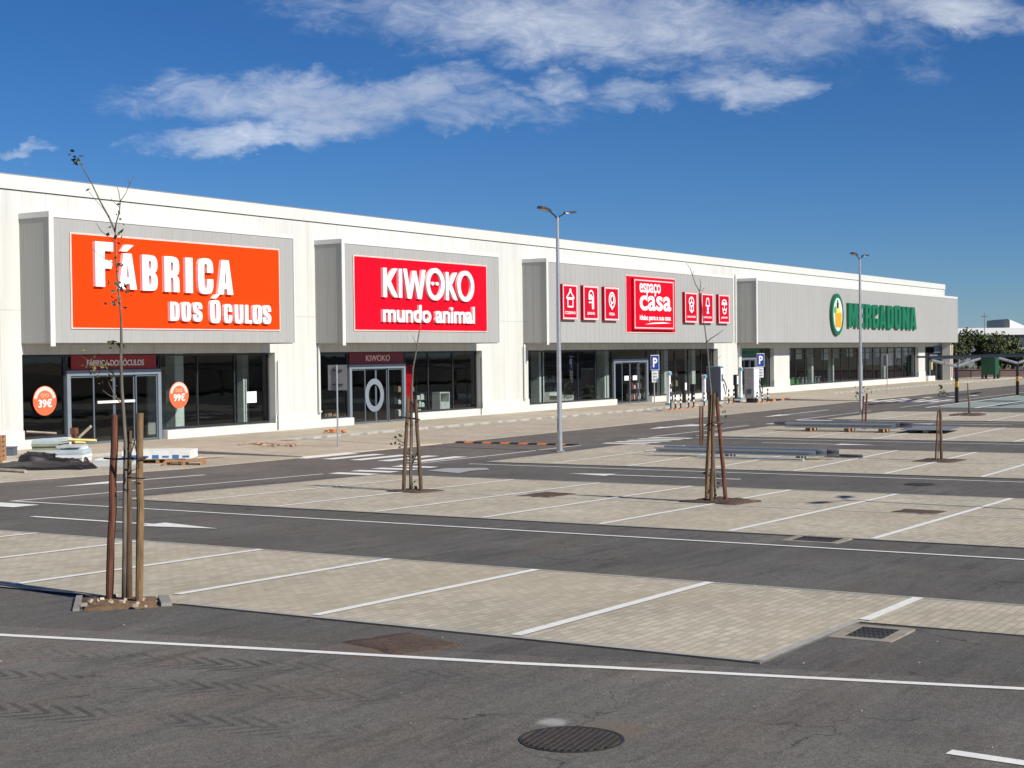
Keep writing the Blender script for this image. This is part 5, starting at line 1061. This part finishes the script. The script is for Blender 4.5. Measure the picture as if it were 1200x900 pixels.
# crumpled tarp
import mathutils
def sheet(name, c0, hw, hd, hfun, label, seed, taper=.2):
    m = MB(); nx, ny = 48, 22; vs = []; ax = Vector((CR.x, CR.y, 0)).normalized(); ay = Vector((CF.x, CF.y, 0)).normalized()
    for j in range(ny+1):
        for i in range(nx+1):
            u, v = i/nx*2-1, j/ny*2-1
            ed = min(1, (1-max(abs(u), abs(v)))*9); n1 = mathutils.noise.noise(Vector((u*1.6+seed, v*1.2, seed))); n2 = 1-abs(mathutils.noise.noise(Vector((u*2.6+v*1.5, v*1.1-u*.6, seed+3))))*2
            p = c0+ax*(u*hw*(1+.10*math.sin(v*4+seed)))+ay*(v*hd*(1-taper*u)*(1+.15*math.sin(u*6+seed)))
            vs.append((p.x, p.y, c0.z+.025+ed*max(.01, hfun(u, v)+.05*n1+.06*max(0, n2-.45))))
    m.add(vs, [(j*(nx+1)+i, j*(nx+1)+i+1, (j+1)*(nx+1)+i+1, (j+1)*(nx+1)+i) for j in range(ny) for i in range(nx)])
    return tag(m.build(name, 'tarp_black', loc=c0, smooth=True), label, 'tarpaulin', 'black tarpaulins before the stacked boards')
sheet('tarpaulin', gnd(50, 550), 1.45, .75, lambda u, v: .13+.05*v, 'wide black tarpaulin lying flat in front of the stacked boards', 1.3)
sheet('tarpaulin', gnd(64, 546), .95, .42, lambda u, v: .40-.24*(u+1)/2+.04*v, 'folded black tarpaulin sloping down to the right against the stacked boards', 5.1, .1)
# sheets on a pallet
a = gnd(188, 543); pallet(a.x, a.y, LB, VR+R_(90), 'wooden pallet under the white wrapped panels'); b = gnd(217, 545); pallet(b.x, b.y, LB-.02, VR+R_(94), 'empty low pallet right of the white wrapped panels')
t = thing('wrapped_panels', 'white wrapped panel pack with blue printing on a pallet', 'panel pack', (a.x, a.y, LB+.146)); x, y, z = t.location
x += .1; y += .1
MB().obox((x, y, z+.13), (2.1, 1.1, .255), VR).build('pack', 'board_white', t)
c_, s_ = math.cos(VR), math.sin(VR); m = MB()
for k in range(7):
    u, w_ = -.95+k*.31, -.554; MB().obox((x+u*c_-w_*s_, y+u*s_+w_*c_, z+.07), (.2, .006, .06+.05*(k % 2)), VR).build('printed_mark', 'print_blue', t)
a = gnd(128, 546); tag(MB().obox((a.x, a.y, LB+.07), (1.5, 1.0, .12), VR).build('foam_sheet', 'foam_grey', loc=(a.x, a.y, LB)), 'grey foam sheets lying flat between the pale stack and the wrapped panels', 'foam sheet')
a = gnd(150, 541); tag(MB().obox((a.x, a.y, LB+.05), (1.9, .8, .09), VR+.05).build('plasterboard', 'board_white', loc=(a.x, a.y, LB)), 'white board lying flat left of the wrapped panels', 'board')
a, b = gnd(205, 541), gnd(262, 537); tag(MB().tube([a+Vector((0, 0, .06)), b+Vector((0, 0, .06))], .03, 4).build('plank', 'old_wood', loc=a), 'long thin plank lying on the layby right of the pallets', 'plank')
a, b = gnd(-5, 553), gnd(30, 555); tag(MB().tube([a+Vector((0, 0, .06)), b+Vector((0, 0, .06))], .06, 4).build('plank', 'old_wood', loc=a), 'weathered plank under the front edge of the black tarpaulin', 'plank')
a = gnd(11, 538); tag(MB().obox((a.x, a.y, a.z+.2), (.4, .4, .36), VR).obox((a.x, a.y, a.z+.395), (.44, .44, .03), VR).build('crate', 'charger_dark', loc=a), 'dark blue grey crate right of the pallet stack', 'crate')
# scattered timber and rubble
m = MB()
for k in range(16):
    a = rnd.uniform(0, 3.1); m.obox((42.4+rnd.uniform(-.5, .5), 35.9+rnd.uniform(-1, 1), .115+rnd.uniform(0, .06)), (rnd.uniform(.2, 1.0), rnd.uniform(.05, .12), .03), a, rnd.uniform(-.1, .1))
o = m.build('wood_scraps', 'debris_tan', loc=(42.4, 35.9, .1)); o['kind'] = 'stuff'; tag(o, 'scattered tan wood scraps on the raised crossing point', 'wood scraps')
m = MB()
for k in range(9): m.obox((49.7+rnd.uniform(-.3, .3), 38.5+rnd.uniform(-.6, .6), .15+rnd.uniform(0, .08)), (rnd.uniform(.15, .4), rnd.uniform(.06, .14), .06), rnd.uniform(0, 3))
o = m.build('brick_rubble', 'orange_rubber', loc=(49.7, 38.5, .12)); o['kind'] = 'stuff'; tag(o, 'small orange brick rubble on the kerb left of the second shop', 'rubble')

# ---------------------------------------------------------------- carports, shelter and far background
def carport(xp, x0, x1, label, first=24.6):
    t = thing('carport', label, 'carport', (xp, first, 0), 'dark carports over the charging bays'); ys = [first, first-7.5, first-15, first-22.5]
    for y in ys:
        MB().box(xp-.09, xp+.09, y-.09, y+.09, 0, .95).build('post_foot', 'black_plastic', t); MB().box(xp-.092, xp+.092, y-.092, y+.092, .952, 1.3).build('post_band', 'post_yellow', t); MB().box(xp-.085, xp+.085, y-.085, y+.085, 1.302, 2.3).build('post', 'dark_metal', t)
        m = MB(); m.tube([(xp, y, 2.2), (x0+.4, y, 2.62)], .09, 6); m.tube([(xp, y, 2.2), (x1-.4, y, 2.62)], .09, 6); m.build('arm', 'dull_steel', t)
        MB().box(x0, x1, y-.06, y+.06, 2.66, 2.76).build('beam', 'dark_metal', t)
    m = MB()
    for a in range(5):
        xx = x0+.02+a*(x1-x0-.2)/4; m.box(xx, xx+.14, ys[-1]-1, first+.6, 2.77, 2.86)
    m.build('purlins', 'dark_metal', t); m = MB(); m.box(x0-.03, x0+.01, ys[-1]-1, first+.7, 2.76, 2.87); m.build('gutter', 'charger_dark', t)
carport(92.1, 86.2, 97.9, 'nearer dark flat carport on black and yellow posts'); carport(107.7, 101.8, 113.6, 'farther dark flat carport on black and yellow posts')
t = thing('trolley_shelter', 'green panelled trolley shelter on dark legs beyond the carports', 'shelter', (158, 38.8, 0)); x, y = 158, 38.8
MB().box(x-.8, x+.8, y-.7, y+.7, .55, 2.5).build('panel', 'shelter_green', t)
for dx in (-.8, .6):
    for dy in (-.7, .5): MB().box(x+dx, x+dx+.2, y+dy, y+dy+.2, 0, .548).build('leg', 'dark_metal', t)
MB().box(x-1, x+1, y-.9, y+.9, 2.51, 2.64).build('roof', 'dark_metal', t)
tag(MB().box(168, 168.3, 10, 70, 0, .95).build('retaining_wall', 'brick_pink', loc=(168, 40, 0)), 'low brick coloured retaining wall beyond the car park', 'wall')
t = thing('rail_fence', 'dark low rail fence along the far end of the car park', 'fence', (163, 40, 0))
MB().box(163, 163.08, 12, 60, .85, .95).build('rail', 'dark_metal', t)
for k in range(17): MB().box(163, 163.08, 12+k*3, 12.08+k*3, 0, .848).build('post', 'dark_metal', t)
def pine(x, y, h, r, label, seed, squash=.75, group='pines beyond the car park'):
    h *= .92
    q = random.Random(seed); t = thing('pine_tree', label, 'tree', (x, y, 0), group); m = MB()
    m.tube([(x, y, 0), (x+.15, y, h*.4), (x, y+.1, h*.75)], [.28, .22, .1], 8)
    lobes = []
    for k in range(11):
        a = q.uniform(0, 6.28); rr = r*math.sqrt(q.random())*.8; zz = h*.62+q.uniform(-.28, .32)*h*squash
        c = Vector((x+rr*math.cos(a), y+rr*math.sin(a), zz)); lobes.append((c, r*q.uniform(.24, .42)))
        m.tube([(x, y, h*.35), ((x+c.x)/2, (y+c.y)/2, h*.5), tuple(c)], [.12, .08, .03], 5)
    m.build('trunk', 'pine_bark', t)
    for mt in ('pine_leaf', 'pine_leaf_dark'):
        m = MB()
        for c, lr in lobes:
            for _ in range(190):
                d = Vector((q.gauss(0, 1), q.gauss(0, 1), q.gauss(0, .8))).normalized()*lr*(q.random()**.4); p = c+d; s = q.uniform(.09, .22)
                u = Vector((q.gauss(0, 1), q.gauss(0, 1), q.gauss(0, 1))).normalized(); v = u.cross(Vector((q.gauss(0, 1), q.gauss(0, 1), q.gauss(0, 1)))).normalized()
                m.add([p-u*s, p+v*s*.7, p+u*s, p-v*s*.7], [(0, 1, 2, 3)])
        m.build('crown', mt, t)
pine(182, 54, 6.6, 3.2, 'dark round pine just right of the supermarket corner', 1); pine(186, 51.5, 5.4, 3.0, 'shorter pine between the tall left pine and the broad one', 2); pine(190, 48, 5.9, 3.6, 'broad rounded pine in the middle of the far trees', 3)
pine(184, 56.5, 5.6, 2.6, 'pine half hidden behind the supermarket corner', 4); pine(196, 46.5, 5.2, 3.0, 'olive toned pine on the right of the far trees', 5); pine(188, 43.5, 3.4, 2.0, 'low rounded pine in front of the white warehouse', 6); pine(194, 41.0, 3.2, 1.8, 'small rounded tree at the right edge before the warehouse', 7)
for k, (x, y, h, r) in enumerate(((172, 50, 1.9, 1.6), (174, 46, 1.7, 1.5), (173, 42.5, 1.5, 1.3), (172, 37, 1.8, 1.5), (171, 34, 1.7, 1.4), (175, 53, 2.2, 1.7))):
    q = random.Random(40+k); m = MB()
    for _ in range(420):
        d = Vector((q.gauss(0, .5), q.gauss(0, .5), abs(q.gauss(0, .5)))); p = Vector((x, y, .15))+Vector((d.x*r, d.y*r, d.z*h*.8)); s = q.uniform(.1, .22); u = Vector((q.gauss(0, 1), q.gauss(0, 1), q.gauss(0, 1))).normalized(); v = u.cross(Vector((q.gauss(0, 1), q.gauss(0, 1), 1))).normalized()
        m.add([p-u*s, p+v*s*.6, p+u*s, p-v*s*.6], [(0, 1, 2, 3)])
    tag(m.build('shrub', 'pine_leaf_dark', loc=(x, y, 0)), ['shrub below the tall left pine', 'shrub left of the broad pine, behind the brick coloured wall', 'low shrub behind the green shelter', 'shrub right of the green shelter', 'shrub at the right frame edge behind the wall', 'taller shrub beside the supermarket end wall'][k], 'shrub', 'shrubs behind the retaining wall')
# white warehouse with a sawtooth roof light, far off
t = thing('warehouse', 'far white warehouse with a sawtooth roof light', 'warehouse', (275, 62, 0))
MB().box(262, 300, -30, 76, 0, 5.4).build('wall', 'far_grey', t); MB().box(261.5, 300, -30, 76.5, 5.41, 6.6).build('fascia', 'far_white', t)
m = MB(); m.add([(266, 60, 6.61), (266, 60, 8.15), (266, 56.6, 6.61), (276, 60, 6.61), (276, 60, 8.15), (276, 56.6, 6.61)], [(0, 2, 1), (3, 4, 5), (1, 2, 5, 4), (0, 1, 4, 3), (0, 3, 5, 2)]); rf = m.build('roof_light', 'far_white', t)
MB().box(265.2, 275, 60.05, 60.95, 6.61, 8.05).build('roof_vent', 'far_window', t)
for k in range(9): MB().box(261.9, 261.98, 30+k*4.4, 33.2+k*4.4, 3.4, 4.9).build('window', 'far_window', t)
WR = Matrix.Translation((262, 60, 0)) @ Matrix.Rotation(R_(31), 4, 'Z') @ Matrix.Translation((-262, -60, 0))
for ch in t.children:
    for v in ch.data.vertices: v.co = WR @ (v.co+t.location)-t.location
    ch.data.update()
t = thing('garage_building', 'small pale house front far off below the warehouse', 'building', (215, 44, 0))
MB().box(214, 222, 40.5, 47.0, 0, 3.9).build('wall', 'far_white', t); MB().box(213.6, 222.4, 40.2, 47.3, 3.905, 4.1).build('roof', 'far_grey', t)
for yy in (41.5, 44.5): MB().box(213.93, 213.995, yy, yy+1.3, 1.2, 2.6).build('window', 'far_window', t)
for i, (x, y, h) in enumerate(((250, 71, 9.0), (235, 58.5, 8.6))):
    t = thing('utility_pole', ['thin mast above the left of the far warehouse', 'thin mast rising before the middle of the far warehouse'][i], 'mast', (x, y, 0)); MB().cyl((x, y), .1, 0, h, 8, .05).build('pole', 'dull_steel', t); MB().box(x-.03, x+.03, y-.5, y+.5, h-.6, h-.52).build('crossarm', 'dull_steel', t)
# far hills so the horizon is not a bare line
m = MB()
for k in range(50):
    y0, y1 = -900+k*70, -830+k*70; h0, h1 = 12+6*math.sin(k*.7)+4*math.sin(k*1.9), 12+6*math.sin((k+1)*.7)+4*math.sin((k+1)*1.9)
    m.add([(1500, y0, -1), (1500, y1, -1), (1560, y1, h1), (1560, y0, h0), (1900, y0, -1), (1900, y1, -1)], [(0, 3, 2, 1), (3, 4, 5, 2)])
struct(m.build('hills', 'dry_ground'))
